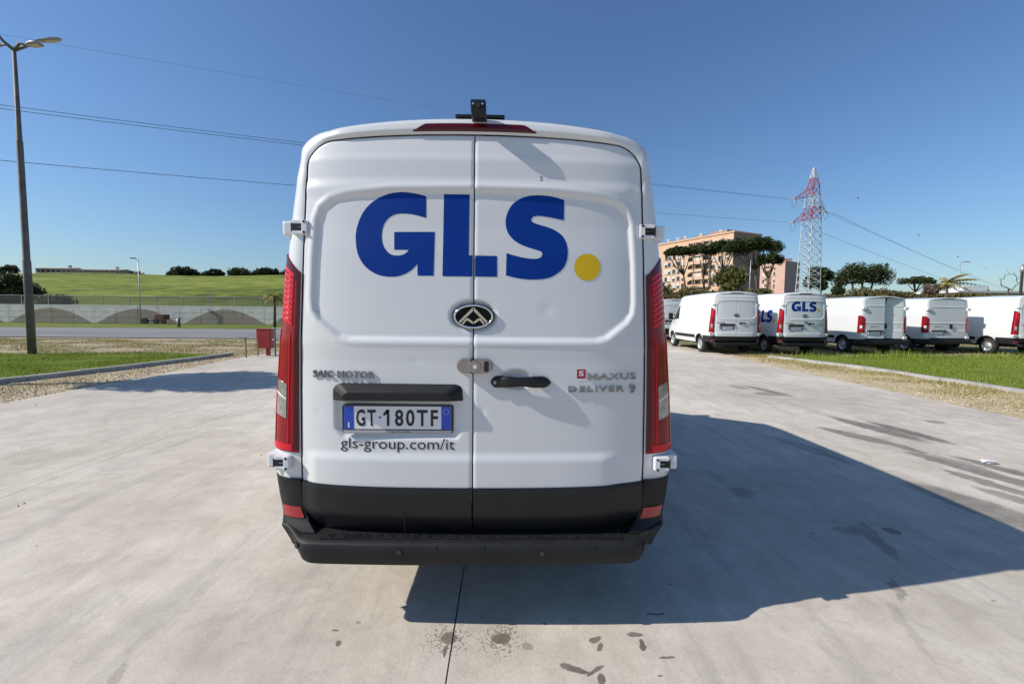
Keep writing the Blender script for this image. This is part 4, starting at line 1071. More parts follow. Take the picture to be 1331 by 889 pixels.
def rand_mat(name, cols, rough=0.7, sub=0.0, scale=3.0):
    m = bpy.data.materials.new(name); m.use_nodes = True; t = NT(m); b = t.n['Principled BSDF']
    g = t.new('ShaderNodeNewGeometry')
    f = t.math('ADD', t.math('MULTIPLY', g.outputs['Random Per Island'], 0.6), t.math('MULTIPLY', t.noise(g.outputs['Position'], scale, 3), 0.4))
    k = len(cols); t.link(t.ramp(f, [(0.15 + 0.7 * i / (k - 1), c) for i, c in enumerate(cols)]), b.inputs['Base Color'])
    b.inputs['Roughness'].default_value = rough; b.inputs['Specular IOR Level'].default_value = 0.25
    if sub:
        tl = t.new('ShaderNodeBsdfTranslucent'); t.link(b.inputs['Base Color'].links[0].from_socket, tl.inputs[0])
        mx = t.new('ShaderNodeMixShader'); mx.inputs[0].default_value = sub
        t.link(b.outputs[0], mx.inputs[1]); t.link(tl.outputs[0], mx.inputs[2]); t.link(mx.outputs[0], t.n['Material Output'].inputs[0])
    MATS[name] = m; return m
GRASS = rand_mat('grass_blades', [(0.110, 0.165, 0.014), (0.185, 0.255, 0.020), (0.25, 0.32, 0.035), (0.36, 0.35, 0.11)], 0.6, 0.3, 0.6)
GRASSD = rand_mat('dry_grass_blades', [(0.15, 0.16, 0.03), (0.36, 0.31, 0.11), (0.52, 0.43, 0.21)], 0.8, 0.2, 0.8)
GL = [(-10.9, 5), (-8.35, 5), (-8.45, 7.5), (-8.62, 12), (-8.95, 14.5), (-8.75, 19), (-8.65, 23), (-10.2, 23), (-9.65, 16.6), (-10.12, 12), (-10.68, 9.6)]
STONE = rand_mat('stones', [(0.30, 0.23, 0.15), (0.52, 0.42, 0.29), (0.66, 0.57, 0.43)], 0.9, 0, 2.0)
def in_poly(poly):
    return lambda x, y: sdf_poly(x, y, poly) < 0
LL = [(-40, 2), (-12.3, 2), (-11.6, 6.2), (-10.82, 9.6), (-10.25, 11.9), (-9.85, 14.6), (-9.70, 16.0), (-12, 16.5), (-17.5, 15.9), (-40, 13.5)]
RL = [(11.3, -2), (60, -2), (60, 16.6), (22, 17.0), (13, 17.3), (10.3, 17.1), (10.78, 15.9), (11.32, 13.2)]
def kerb_clear(poly, d): return lambda x, y: sdf_poly(x, y, poly) < -d
blades('grass', 90000, (-22, -9.6, 6, 16.6), 0.03, 0.10, 0.008, GRASS, keep=kerb_clear(LL, 0.10))
blades('grass', 120000, (10.2, 30, 5, 17.4), 0.03, 0.085, 0.008, GRASS, keep=kerb_clear(RL, 0.06))
blades('tall_grass', 2600, (11.5, 26, 16.5, 17.6), 0.18, 0.42, 0.012, GRASS, 0.0)
blades('dry_grass', 44000, (8.6, 11.2, 5, 22), 0.03, 0.10, 0.008, GRASSD, -0.01, keep=lambda x, y: (x > 9.1 + 0.03 * y + RNG.normal(0, .35, len(x))) & (x < 11.0) & (sdf_poly(x, y, RL) > 0.08))
blades('dry_grass', 12000, (-10.7, -8.9, 8, 23), 0.02, 0.07, 0.007, GRASSD, -0.01, keep=lambda x, y: (x < -9.2 + RNG.normal(0, .3, len(x))) & in_poly(GL)(x, y))
blades('dry_grass', 46000, (-34, -9.3, 16.3, 25), 0.03, 0.12, 0.010, GRASSD, -0.05, keep=lambda x, y: np.sin(x * 0.9) * np.sin(y * 1.7 + x * .3) > -0.35)
blades('dry_grass', 16000, (9.4, 30, 17.3, 26), 0.04, 0.16, 0.010, GRASSD, -0.01)
def pebbles(name, n, region, rmin, rmax, keep=None, z0=-0.012):
    x = RNG.uniform(region[0], region[1], n); y = RNG.uniform(region[2], region[3], n)
    if keep is not None: k = keep(x, y); x, y = x[k], y[k]
    n = len(x); r = rmin + (rmax - rmin) * RNG.random(n) ** 3
    base = np.array([(1, 0, 0), (0, 1, 0), (-1, 0, 0), (0, -1, 0), (0, 0, .75), (0, 0, -.75)], float)
    Fi = [(0, 1, 4), (1, 2, 4), (2, 3, 4), (3, 0, 4)]
    J = base[None] * (1 + RNG.uniform(-.35, .35, (n, 6, 3))) * r[:, None, None]
    a = RNG.uniform(0, 6.28, n); ca, sa = np.cos(a)[:, None], np.sin(a)[:, None]
    X = J[..., 0] * ca - J[..., 1] * sa + x[:, None]; Y = J[..., 0] * sa + J[..., 1] * ca + y[:, None]; Z = J[..., 2] + z0 + r[:, None] * 0.3
    P = np.stack([X, Y, Z], -1)
    me = bpy.data.meshes.new(name); V = P.reshape(-1, 3)
    Fc = (np.arange(n)[:, None, None] * 6 + np.array(Fi)[None]).reshape(-1, 3)
    me.from_pydata(V.tolist(), [], Fc.tolist()); me.update(); me.materials.append(STONE)
    o = bpy.data.objects.new(name, me); COL.objects.link(o); o['kind'] = 'stuff'; return o
GL = [(-10.9, 5), (-8.35, 5), (-8.45, 7.5), (-8.62, 12), (-8.95, 14.5), (-8.75, 19), (-8.65, 23), (-10.2, 23), (-9.65, 16.6), (-10.12, 12), (-10.68, 9.6)]
pebbles('gravel_stones', 14000, (-11, -8.3, 5, 23), 0.008, 0.032, in_poly(GL))
GRR = [(8.15, 4), (11.0, 4), (11.0, 13.2), (10.4, 16), (9.5, 20), (8.95, 20), (8.75, 19), (8.25, 7)]
pebbles('gravel_stones', 9000, (8.1, 11, 4, 20), 0.006, 0.026, in_poly(GRR))
pebbles('gravel_stones', 7000, (-34, -9.3, 16.4, 25), 0.010, 0.045, None, -0.055)
pebbles('gravel_stones', 260, (3.2, 8.2, 4.2, 11), 0.004, 0.016, None, 0.0)
pebbles('gravel_stones', 120, (-8, -2, 3.0, 10), 0.003, 0.012, None, 0.0)

# ---- hills
def terrain(name, xs, ys, fn, m):
    P = np.array([[(x, y, fn(x, y)) for y in ys] for x in xs]); o = grid_obj(name, P, m, None, True)
    if sum(p.normal.z for p in o.data.polygons) < 0: o.data.flip_normals()
    o['kind'] = 'structure'; return o
def hill_z(x, y):
    r = np.interp(y, [52.4, 54, 70, 110, 150, 185, 260], [-0.3, 0.9, 2.6, 8.2, 13.2, 14.6, 9.0])
    e = 1 - float(ss(-15, 45, x)); e2 = 1 - 0.35 * float(ss(-150, -330, x))
    return -0.3 + (r + 0.3) * e * e2 + 0.35 * math.sin(x * 0.09 + y * 0.05) * float(ss(60, 110, y)) * e
terrain('hill', np.linspace(-420, 50, 110), np.concatenate([np.linspace(52.4, 60, 6), np.linspace(62, 260, 60)]), hill_z, FIELD)
def bank_z(x, y):
    r = np.interp(y, [50, 58, 72, 110, 240], [-0.3, 2.6, 4.9, 4.8, 3.5])
    e = float(ss(8, 22, x)) * (1 - float(ss(95, 118, x)))
    return -0.3 + (r + 0.3) * e + 0.4 * math.sin(x * .35) * math.sin(y * .2) * e
terrain('embankment', np.linspace(6, 170, 84), np.linspace(50, 240, 60), bank_z, BANK)

# ------------------------------------------------------------------ plants
def leaf_cloud(blobs, n, size, flat=1.0):
    """blobs: (cx,cy,cz,rx,ry,rz); small triangles through their volume, denser near the skin"""
    B = np.array(blobs, float); w = (B[:, 3] * B[:, 4] * B[:, 5]) ** 0.66; idx = RNG.choice(len(B), n, p=w / w.sum())
    d = RNG.normal(size=(n, 3)); d /= np.linalg.norm(d, axis=1, keepdims=True)
    r = RNG.random(n) ** 0.42
    c = B[idx, :3] + d * r[:, None] * B[idx, 3:]
    T = RNG.normal(size=(n, 3, 3)) * size * 0.62; T[..., 2] *= flat
    T -= T.mean(1, keepdims=True)
    return c[:, None, :] + T
PINE = rand_mat('pine_needles', [(0.020, 0.030, 0.008), (0.042, 0.060, 0.016), (0.070, 0.085, 0.028)], 0.7, 0.12, 0.4)
BARK = mat('bark', (0.10, 0.070, 0.050), 0.9, vary=0.35, vscale=4)
LEAFD = rand_mat('dark_leaves', [(0.018, 0.028, 0.010), (0.040, 0.056, 0.018), (0.07, 0.085, 0.028)], 0.6, 0.15, 0.5)
LEAFO = rand_mat('olive_leaves', [(0.05, 0.06, 0.015), (0.11, 0.12, 0.03), (0.17, 0.16, 0.05)], 0.7, 0.2, 0.5)
LEAFB = rand_mat('bramble_leaves', [(0.055, 0.052, 0.018), (0.115, 0.100, 0.038), (0.175, 0.145, 0.065)], 0.8, 0.15, 0.25)
LEAFR = rand_mat('bare_twigs', [(0.10, 0.065, 0.055), (0.16, 0.11, 0.09), (0.20, 0.15, 0.12)], 0.8, 0.1, 0.5)
LEAFM = rand_mat('thicket_leaves', [(.03, .04, .012), (.06, .072, .022), (.095, .10, .038)], 0.7, 0.15, 0.5)
PALMM = rand_mat('palm_fronds', [(0.16, 0.15, 0.03), (0.30, 0.26, 0.07), (0.42, 0.34, 0.12)], 0.7, 0.2, 0.5)

def pine(label, px_, ytop, ybot, xl, xr, Y, lean=0.0, n=2600, group='stone pines beyond the vans', trunks=1, bz=3.5):
    """umbrella pine: crown between two heights and two sides, bare forked trunk below"""
    c = at((xl + xr) / 2, (ytop + ybot) / 2, Y); top = at(px_, ytop, Y).z; bot = at(px_, ybot, Y).z
    hw = (at(xr, ytop, Y).x - at(xl, ytop, Y).x) / 2
    base = at(px_, 400, Y); o = thing('stone_pine', label, 'tree', (base.x, Y, bz), 0, group)
    ox = c.x - base.x; h = top - bz; ch = top - bot
    blobs = []
    for k in range(30):
        a = RNG.uniform(0, 6.28); r = math.sqrt(RNG.random()) * 0.86
        rr = RNG.uniform(0.20, 0.32) * hw
        blobs.append((ox + math.cos(a) * r * hw, math.sin(a) * r * hw * 0.8, h - ch * (0.45 + 0.30 * r * r + RNG.uniform(-.08, .12)), rr, rr, ch * RNG.uniform(0.27, 0.37)))
    f = fast_obj('crown', leaf_cloud(blobs, int(n * 1.7), 0.40, 0.6), 3, PINE, o)
    tr = MB()
    for q in range(trunks):
        bx = (q - (trunks - 1) / 2) * hw * 0.22; sx = (q - (trunks - 1) / 2) * hw * 0.5 + ox
        fork = 0.52 * h
        P0 = (bx, 0, -0.5); P1 = (bx + (sx - bx) * 0.25 + lean, 0.1, fork * 0.55); P2 = (bx + (sx - bx) * 0.6 + lean * 0.6, 0, fork)
        tr.tube([P0, P1, P2], [0.34, 0.27, 0.22], 8)
        for b_ in [bb for i, bb in enumerate(blobs) if i % trunks == q][:9]:
            m_ = Vector(P2).lerp(Vector(b_[:3]), 0.5) + Vector((0, 0, -0.04 * h))
            tr.tube([P2, m_, (b_[0], b_[1], b_[2])], [0.17, 0.11, 0.05], 6)
    tr.build('trunk', BARK, o, True)
    return o
pine('stone pine with a flat crown, leftmost before the orange apartment block', 893, 319, 334, 862, 909, 112)
pine('stone pine with a thin trunk standing before the orange block balconies', 916, 316, 332, 892, 934, 116)
pine('stone pine with a curved trunk standing before the orange block corner', 936, 309, 328, 920, 958, 114, lean=0.8)
pine('tall stone pine with the widest crown, spread before the shaded end of the orange block', 986, 305, 331, 942, 1013, 108, n=4200)
pine('lower stone pine standing between the orange block and the pink block', 996, 325, 345, 984, 1016, 104, n=1800)
pine('clump of stone pine trunks under one broad crown, just right of the pylon', 1119, 335, 372, 1087, 1157, 120, n=5200, trunks=3)
pine('small lone stone pine with a flat crown above the bramble hedge', 1188, 357, 371, 1171, 1211, 130, n=1700)

def tree(name, label, px_, ytop, ybot, xl, xr, Y, m, n, size, bz, group=None, blobs_n=14, cat='tree'):
    base = at(px_, 400, Y); top = at(px_, ytop, Y).z; bot = at(px_, ybot, Y).z
    hw = (at(xr, ytop, Y).x - at(xl, ytop, Y).x) / 2; ox = at((xl + xr) / 2, 400, Y).x - base.x
    o = thing(name, label, cat, (base.x, Y, bz), 0, group); blobs = []
    h0, h1 = bot - bz, top - bz; ch = h1 - h0
    for k in range(blobs_n):
        zf = RNG.random(); wd = math.sqrt(max(0.08, 1 - (2 * zf - 0.9) ** 2)); a = RNG.uniform(0, 6.28); r = RNG.random() ** .5 * 0.72 * wd
        rr = hw * RNG.uniform(0.26, 0.42)
        blobs.append((ox + math.cos(a) * r * hw, math.sin(a) * r * hw, h0 + ch * (0.16 + 0.68 * zf), rr, rr, min(rr, ch * 0.3)))
    fast_obj('crown', leaf_cloud(blobs, n, size), 3, m, o)
    tr = MB(); fk = (ox * .4, 0, max(h0 + ch * 0.25, 0.4)); tr.tube([(0, 0, -0.5), (ox * .2, 0, fk[2] * .5), fk], [0.05 + hw * .05, 0.04 + hw * .04, 0.03 + hw * .035], 7)
    for b_ in blobs[:7]: tr.tube([fk, Vector(fk).lerp(Vector(b_[:3]), .5), b_[:3]], [0.03 + hw * .02, .02 + hw * .012, 0.02], 5)
    tr.build('trunk', BARK, o, True); return o
tree('broadleaf_tree', 'dark dense tree standing right behind the pylon legs', 1066, 343, 382, 1046, 1084, 128, LEAFD, 3600, 0.5, 4.0)
tree('olive_bush', 'yellowish green bush growing before the shaded end of the orange block', 950, 347, 384, 918, 974, 80, LEAFO, 3800, 0.3, 3.6, cat='bush')
tree('bare_shrub', 'reddish leafless shrub rising above the bramble hedge', 1213, 366, 392, 1194, 1226, 78, LEAFR, 2400, 0.22, 3.0, cat='shrub')
tree('far_tree', 'hazy small tree far off between pylon and pine clump', 1088, 371, 384, 1077, 1098, 190, LEAFD, 900, 0.6, 3.5)
tree('far_tree', 'small dark tree behind the low cream building', 1275, 371, 386, 1268, 1282, 150, LEAFD, 800, 0.5, 3.0)
tree('ridge_tree', 'dark round tree on the hilltop left of the long houses', 16, 346, 362, 2, 32, 165, LEAFD, 2000, 0.6, 12, cat='tree')
tree('hillside_thicket', 'dark tangled thicket on the slope behind the lamp post', 12, 357, 396, -30, 47, 66, LEAFM, 7000, 0.28, 1.8, blobs_n=26, cat='bush')
tree('hillside_thicket', 'low trailing thicket at the foot of the hill behind the mesh fence', 74, 384, 397, 46, 104, 62, LEAFO, 2200, 0.2, 1.5, blobs_n=18, cat='bush')
for i, (xl, xr, yt) in enumerate(((222, 262, 348), (256, 300, 350.5), (286, 340, 345.5), (328, 372, 350), (366, 402, 349), (160, 200, 353.5))):
    tree('ridge_tree', ['low dark tree at the left end of the hilltop grove', 'low dark tree in the dip of the hilltop grove', 'tallest rounded dark tree of the hilltop grove', 'low dark tree at the right of the hilltop grove', 'dark hilltop tree half hidden by the big van', 'sparse low tree on the hill beside the long houses'][i],
         (xl + xr) / 2, yt, 365, xl, xr, 168, LEAFD, 2600 if i < 5 else 700, 0.75, 12.6, 'trees along the hilltop', 16)
# the mass of brambles on the bank behind the vans
Bx = []
for k in range(230):
    x = RNG.uniform(22, 92); y = RNG.uniform(56, 72); zb = bank_z(x, y)
    pxx = 655 + x / y * 580; 
    hgt = np.interp(pxx, [860, 900, 960, 1010, 1060, 1120, 1200, 1240, 1300], [1.9, 1.7, 1.0, .6, .7, 1.0, 1.1, 0.5, 0.3])
    Bx.append((x, y, zb + hgt * 0.35, RNG.uniform(.9, 1.9), RNG.uniform(.9, 1.6), hgt * RNG.uniform(.5, .9)))
br = fast_obj('brambles', leaf_cloud(Bx, 42000, 0.24), 3, LEAFB); br['kind'] = 'stuff'
br['label'] = 'brown green bramble thicket covering the bank behind the vans'
# a tree outside the frame throws the dappled shade on the concrete
o = thing('yard_tree', 'leafy tree on the lawn whose shade falls on the concrete', 'tree', (-14.0, 8.9, 0.0))
bl = [(RNG.uniform(-1.2, 1.5), RNG.uniform(-1.0, 1.2), RNG.uniform(4.9, 6.6), .75, .75, .5) for k in range(13)]
fast_obj('crown', leaf_cloud(bl, 6000, 0.16), 3, LEAFD, o)
tr = MB(); tr.tube([(0, 0, -.2), (.05, 0, 2), (0, .1, 4.2)], [.16, .13, .10], 8)
for b_ in bl[:9]: tr.tube([(0, .1, 4.0), Vector((0, .1, 4.1)).lerp(Vector(b_[:3]), .5), b_[:3]], [.07, .05, .02], 6)
tr.build('trunk', BARK, o, True)

def palm(label, base, h, n, L, droop, wind=0.0, tr_r=0.16):
    o = thing('palm_tree', label, 'palm', base)
    t_ = MB(); t_.tube([(0, 0, -.3), (0.05, 0, h * .5), (0, 0, h)], [tr_r * 1.25, tr_r, tr_r], 8); t_.build('trunk', BARK, o, True)
    V = []
    for k in range(n):
        a = 6.283 * k / n + RNG.uniform(-.2, .2); el = RNG.uniform(-.2, .9)
        p = np.array([0, 0, h]); d = np.array([math.cos(a) * math.cos(el) + wind, math.sin(a) * math.cos(el), math.sin(el)])
        for s_ in range(10):
            q = p + d * L / 10; d = d + np.array([wind * .1, 0, -droop]); 
            side = np.cross(d, [0, 0, 1]); side /= np.linalg.norm(side) + 1e-6
            for sg in (-1, 1):
                wl = L * 0.20 * math.sin((s_ + 1) / 11 * math.pi) + .04
                V.append([p, q, (p + q) / 2 + side * sg * wl + np.array([0, 0, -wl * .5])])
            p = q
    fast_obj('crown', np.array(V), 3, PALMM, o); return o
b0 = at(1229, 400, 62); palm('wind-blown palm with yellowish fronds rising above the bramble hedge', (b0.x, 62, 2.0), at(1229, 367, 62).z - 2.0, 26, 2.4, .07, 0.45)
b0 = gr(357, 425); palm('small clipped palm beside the road near the concrete wall', (b0.x, b0.y, 0), 3.1, 22, 1.2, .14, 0, .12)
# leafless ring-shaped tree
o = thing('bare_tree', 'leafless tree with a ring of bare boughs behind the low building', 'tree', (at(1309, 400, 70).x, 70, 0))
tr = MB(); hb = at(1309, 376, 70).z; ht = at(1309, 357, 70).z
tr.tube([(0, 0, 0), (0, 0, hb)], [.14, .10], 6)
rr = (ht - hb) / 2
ringp = []
for k in range(15):
    a = math.pi * 2 * k / 14 - math.pi / 2; f_ = 1.0 if k in (0, 14) else RNG.uniform(.78, 1.22)
    ringp.append((rr * 1.2 * f_ * math.cos(a), RNG.uniform(-.3, .3), hb + rr + rr * f_ * math.sin(a)))
for half in (ringp[:8], ringp[:6:-1]):
    tr.tube(half, list(np.linspace(.075, .03, len(half))), 5)
for k, p_ in enumerate(ringp[1:-1]):
    if k % 3 == 1: continue
    v_ = (Vector(p_) - Vector((0, 0, hb + rr))).normalized() * RNG.uniform(.25, .75) + Vector((RNG.uniform(-.35, .35), RNG.uniform(-.3, .3), RNG.uniform(0, .5)))
    tr.tube([p_, Vector(p_) + v_ * .6, Vector(p_) + v_ + Vector((0, 0, .15))], [.035, .022, .01], 4)
tr.build('trunk', BARK, o)

# ------------------------------------------------------------------ wall with mesh fence, left
def wall_mat():
    m = bpy.data.materials.new('wall_concrete'); m.use_nodes = True; t = NT(m); b = t.n['Principled BSDF']
    P = pos_node(t); sp = t.new('ShaderNodeSeparateXYZ'); t.link(P, sp.inputs[0])
    n = t.noise(P, 1.5, 6, .65); c = t.ramp(n, [(.35, (.56, .53, .48)), (.65, (.72, .69, .635))])
    # brown arcs of dried spray left by the lawn sprinklers, one every 9.85 m
    u = t.math('FRACT', t.math('DIVIDE', t.math('ADD', sp.outputs[0], 51.8 + 9.85 * 20.5), 9.85))
    du = t.math('ABSOLUTE', t.math('MULTIPLY', t.math('SUBTRACT', u, .5), 2.06))
    ht = t.math('MULTIPLY', t.math('SUBTRACT', 1.0, t.math('POWER', du, 1.8)), 1.80)
    ht = t.math('ADD', ht, t.math('MULTIPLY', t.math('SUBTRACT', t.noise(P, 3.0, 4), .5), .25))
    f = t.math('MULTIPLY', t.math('SUBTRACT', ht, sp.outputs[2]), 6.0, clamp=True)
    st = t.noise(t.mapping(P, scale=(3, 1, .3)), 1.4, 5, .6)
    f = t.math('MULTIPLY', f, t.math('ADD', .55, t.math('MULTIPLY', st, .5)))
    f = t.math('MULTIPLY', f, t.math('LESS_THAN', sp.outputs[0], -24.0))
    t.link(t.mix(f, c, (.225, .165, .120)), b.inputs['Base Color']); b.inputs['Roughness'].default_value = .9
    return m
WALLM = wall_mat(); WY = 52.0; WH = 1.92
w = thing('boundary_wall', 'long grey concrete panel wall with brown arched stains at the foot of the hill', 'wall', (-60, WY, 0))
mb = MB(); mb.box((17, .08, WH / 2 - .1), (92.8, .10, WH + .16)); mb.build('wall_core', mat('wall_core', (.2, .2, .19), .9), w)
pw = 2.4; meshes = []
for r_ in range(3):
    hh = WH / 3; mbp = MB(); mbp.box((0, 0, 0), (pw - .03, .10, hh - .025))
    for k in range(37):
        x = 62.4 - k * pw
        if x < -26: break
        if not meshes:
            p = mbp.build('wall_panel', WALLM, w, bevel=.008); meshes.append(p.data)
        else:
            p = bpy.data.objects.new('wall_panel', meshes[0]); COL.objects.link(p); p.parent = w
        p.location = (x, RNG.uniform(-.006, .006), hh * (r_ + .5))
mb = MB(); mb.box((17, .04, WH + .05), (93, .20, .10)); mb.build('coping', WALLM, w, bevel=.01)
fn = thing('mesh_fence', 'grey wire mesh fence with thin posts on top of the concrete wall', 'fence', (-60, WY + .05, WH))
def mesh_mat():
    m = bpy.data.materials.new('wire_mesh'); m.use_nodes = True; t = NT(m); b = t.n['Principled BSDF']
    b.inputs['Base Color'].default_value = (.10, .11, .10, 1); b.inputs['Roughness'].default_value = .6; b.inputs['Metallic'].default_value = .3
    b.inputs['Alpha'].default_value = 0.52; return m
MESHM = mesh_mat(); FH = 1.12
GALV = mat('galvanised_steel', (.42, .43, .44), .5, metal=.6, vary=.15, vscale=5)
pm = None
for k in range(32):
    x = 65 - k * 3.0
    mb = MB()
    if pm is None: mb.box((0, 0, FH / 2), (.05, .05, FH)); p = mb.build('post', GALV, fn); pm = p.data
    else: p = bpy.data.objects.new('post', pm); COL.objects.link(p); p.parent = fn
    p.location = (x, 0, .08)
    q = mobj('mesh_panel', [(.03, 0, .06), (2.97, 0, .06), (2.97, 0, FH), (.03, 0, FH)], [(0, 1, 2, 3)], MESHM, fn, loc=(x - 3.0, 0, .08))
for z in (.12, FH + .06): 
    mb = MB(); mb.tube([(-31, 0, z), (65, 0, z)], .022, 6); mb.build('rail', GALV, fn)

# ------------------------------------------------------------------ street furniture
POLEM = mat('weathered_pole', (.15, .14, .13), .7, metal=.3, vary=.3, vscale=3)
b0 = gr(42, 461); hT = at(22, 62, b0.y).z
lp = thing('street_lamp', 'tall four-headed lamp post standing on the lawn', 'street lamp', (b0.x, b0.y, 0))
mb = MB(); mb.tube([(0, 0, -.1), (0, 0, 3.2), (0, 0, 3.25), (0, 0, 7.2), (0, 0, 7.25), (0, 0, hT)], [.118, .110, .096, .088, .074, .050], 14); mb.build('pole', POLEM, lp, True)
for k, (dx, dy, up) in enumerate(((.80, -.15, .02), (.66, .55, 1.0), (-.80, .15, .30), (-.6, -.5, 1.2))):
    d = Vector((dx, dy, 0)).normalized(); e = Vector((dx, dy, 0)) * .62
    mb = MB(); mb.tube([(0, 0, hT - .1), e * .5 + Vector((0, 0, hT + .12)), e + Vector((0, 0, hT + up * .4))], [.05, .042, .036], 8); arm = mb.build('arm', POLEM, lp, True)
    c = e + Vector((0, 0, hT + up * .4)); tip = c + d * .62 + Vector((0, 0, up * .30))
    # lamp head: flat leaf-shaped housing
    ax = (tip - c); L = ax.length; ax.normalize(); sd = ax.cross(Vector((0, 0, 1))).normalized(); nn = sd.cross(ax)
    mb = MB(); R_ = [(0, .05, .05), (.25, .12, .08), (.6, .17, .085), (.9, .13, .05), (1.0, .07, .02)]
    for f_, wd, th_ in R_:
        for q in range(10):
            a = 6.283 * q / 10; mb.V.append(tuple(c + ax * L * f_ + sd * wd * math.cos(a) + nn * th_ * math.sin(a) * (1 if math.sin(a) > 0 else .45)))
    for i in range(4):
        for q in range(10): mb.F.append((i * 10 + q, i * 10 + (q + 1) % 10, i * 10 + 10 + (q + 1) % 10, i * 10 + 10 + q))
    mb.F.append(tuple(range(10))); mb.F.append(tuple(40 + q for q in range(10)))
    hd = mb.build('lamp_head', mat('lamp_housing', (.30, .30, .30), .45, metal=.3), lp, True)
    mb = MB(); cc = c + ax * L * .6 - nn * .037
    mb.V += [tuple(cc + ax * a * L * .30 + sd * b__ * .11) for a, b__ in ((-1, -1), (1, -1), (1, 1), (-1, 1))]; mb.F.append((0, 1, 2, 3)); mb.build('diffuser', mat('lamp_diffuser', (.5, .47, .40), .3), hd)
def simple_lamp(label, px_, ytop, ybase, Y, dirx, z0=0.0, r=.07, arm=.7, group=None):
    b0 = at(px_, ybase, Y); h = at(px_, ytop, Y).z - z0; o = thing('street_lamp', label, 'street lamp', (b0.x, Y, z0), 0, group)
    mb = MB(); mb.tube([(0, 0, -.1), (0, 0, h * .5), (0, 0, h)], [r, r * .8, r * .6], 8); mb.build('pole', GALV, o, True)
    mb = MB(); mb.tube([(0, 0, h - .02), (dirx * arm * .5, 0, h + .08)], [r * .5, r * .45], 6); mb.build('arm', GALV, o)
    mb = MB(); mb.box((dirx * arm * .8, 0, h + .10), (arm * .75, .24, .11)); mb.build('lamp_head', POLEM, o, bevel=.03); return o
simple_lamp('slim lamp post with one head in front of the stained wall', 183, 337, 420, 50.6, -1)
simple_lamp('thin lamp post before the shaded end of the orange block', 974, 338, 384, 84, -1, 4.0, .13, 1.0)
simple_lamp('thin tall lamp post beyond the palm and the low building', 1245, 341, 388, 80, 1, 0, .09, 1.4)
b0 = at(1325, 400, 66); o = thing('chimney_pole', 'stout grey mast rising behind the low cream building', 'mast', (b0.x, 66, 0))
mb = MB(); ht = at(1325, 346, 66).z; mb.tube([(0, 0, 0), (0, 0, ht - .9), (0, 0, ht - .88), (0, 0, ht)], [.20, .18, .26, .22], 10); mb.build('pole', GALV, o, True)
mb = MB(); mb.tube([(0, 0, ht), (0, 0, ht + .35)], [.1, .04], 8); mb.build('cap', POLEM, o)
b0 = gr(233, 425); o = thing('bollard', 'short dark bollard on the grass verge by the road', 'bollard', (b0.x, b0.y, 0))
mb = MB(); mb.tube([(0, 0, -.05), (0, 0, .82), (0, 0, .90)], [.11, .10, .06], 10); mb.build('post', POLEM, o, True)
mb = MB(); mb.tube([(-.14, 0, -.05), (-.14, 0, .8)], [.06, .05], 8); mb.build('side_post', GALV, o, True)
b0 = gr(8, 424); 
# rusty trailer by the wall
b0 = gr(213, 421.0); o = thing('rusty_trailer', 'small rusty brown trailer with dark wheels parked against the stained wall', 'trailer', (b0.x, min(b0.y, 50.6), 0))
RUST = mat('rust', (.12, .045, .03), .8, vary=.4, vscale=6)
mb = MB(); mb.box((.45, 0, .80), (1.0, .9, .55)); mb.build('tray', RUST, o, bevel=.03)
for sx in (.1, .85):
    mb = MB(); mb.tube([(sx, -.5, .3), (sx, -.32, .3)], .30, 14); mb.build('wheel', TYRE, o)
mb = MB(); mb.tube([(0, 0, .55), (-1.1, 0, .35), (-1.5, 0, .3)], [.07, .06, .05], 6); mb.build('drawbar', RUST, o)
mb = MB(); mb.tube([(-1.3, -.35, .33), (-1.3, -.1, .33)], .33, 12); mb.build('spare_wheel', TYRE, o)
# hydrant cabinet and its pipes
b0 = gr(346, 462); HY = b0.y
RED = mat('cabinet_red', (.33, .018, .028), .45, coat=.2, vary=.15, vscale=5)
o = thing('hydrant_cabinet', 'red metal hydrant cabinet on a short post at the yard edge', 'cabinet', (b0.x, HY, 0))
mb = MB(); mb.box((0, 0, .60), (.50, .30, .66)); mb.build('box', RED, o, bevel=.012)
mb = MB(); mb.box((0, -.156, .60), (.46, .012, .62)); d = mb.build('door', RED, o, bevel=.004)
mb = MB(); mb.box((.17, -.166, .60), (.03, .012, .07)); mb.build('handle', POLEM, d)
mb = MB(); mb.box((0, 0, .945), (.54, .34, .025)); mb.build('lid', RED, o, bevel=.006)
mb = MB(); mb.box((.08, 0, .14), (.11, .11, .30)); mb.build('post', RED, o)
for (px_, pt_, pb_, lab) in ((320, 439, 465, 'thin pipe with a cross bar standing left of the red cabinet'), (335.5, 440, 463, 'thin rusty stake standing close beside the red cabinet')):
    b1 = gr(px_, pb_); h = at(px_, pt_, b1.y).z; o = thing('standpipe', lab, 'pipe', (b1.x, b1.y, 0))
    mb = MB(); mb.tube([(0, 0, -.05), (0, 0, h)], .022, 8); mb.build('pipe', mat('old_pipe', (.20, .15, .11), .7, vary=.3), o)
    if px_ == 320:
        mb = MB(); mb.tube([(-.22, 0, h), (.04, 0, h)], .016, 6); mb.build('cross_bar', POLEM, o); mb = MB(); mb.tube([(-.06, -.05, h - .05), (-.06, .05, h - .05)], .05, 10); mb.build('valve', GALV, o)
b1 = gr(358, 463); o = thing('pipe_rack', 'grey upright pipe with short side pipes right of the red cabinet', 'pipes', (b1.x, b1.y, 0))
mb = MB(); mb.tube([(0, 0, -.05), (0, 0, 1.02)], .03, 8); mb.build('pipe', POLEM, o)
for z in (.22, .58, .98):
    mb = MB(); mb.tube([(-.1, 0, z), (.4, 0, z)], .022, 8); mb.build('side_pipe', GALV, o)

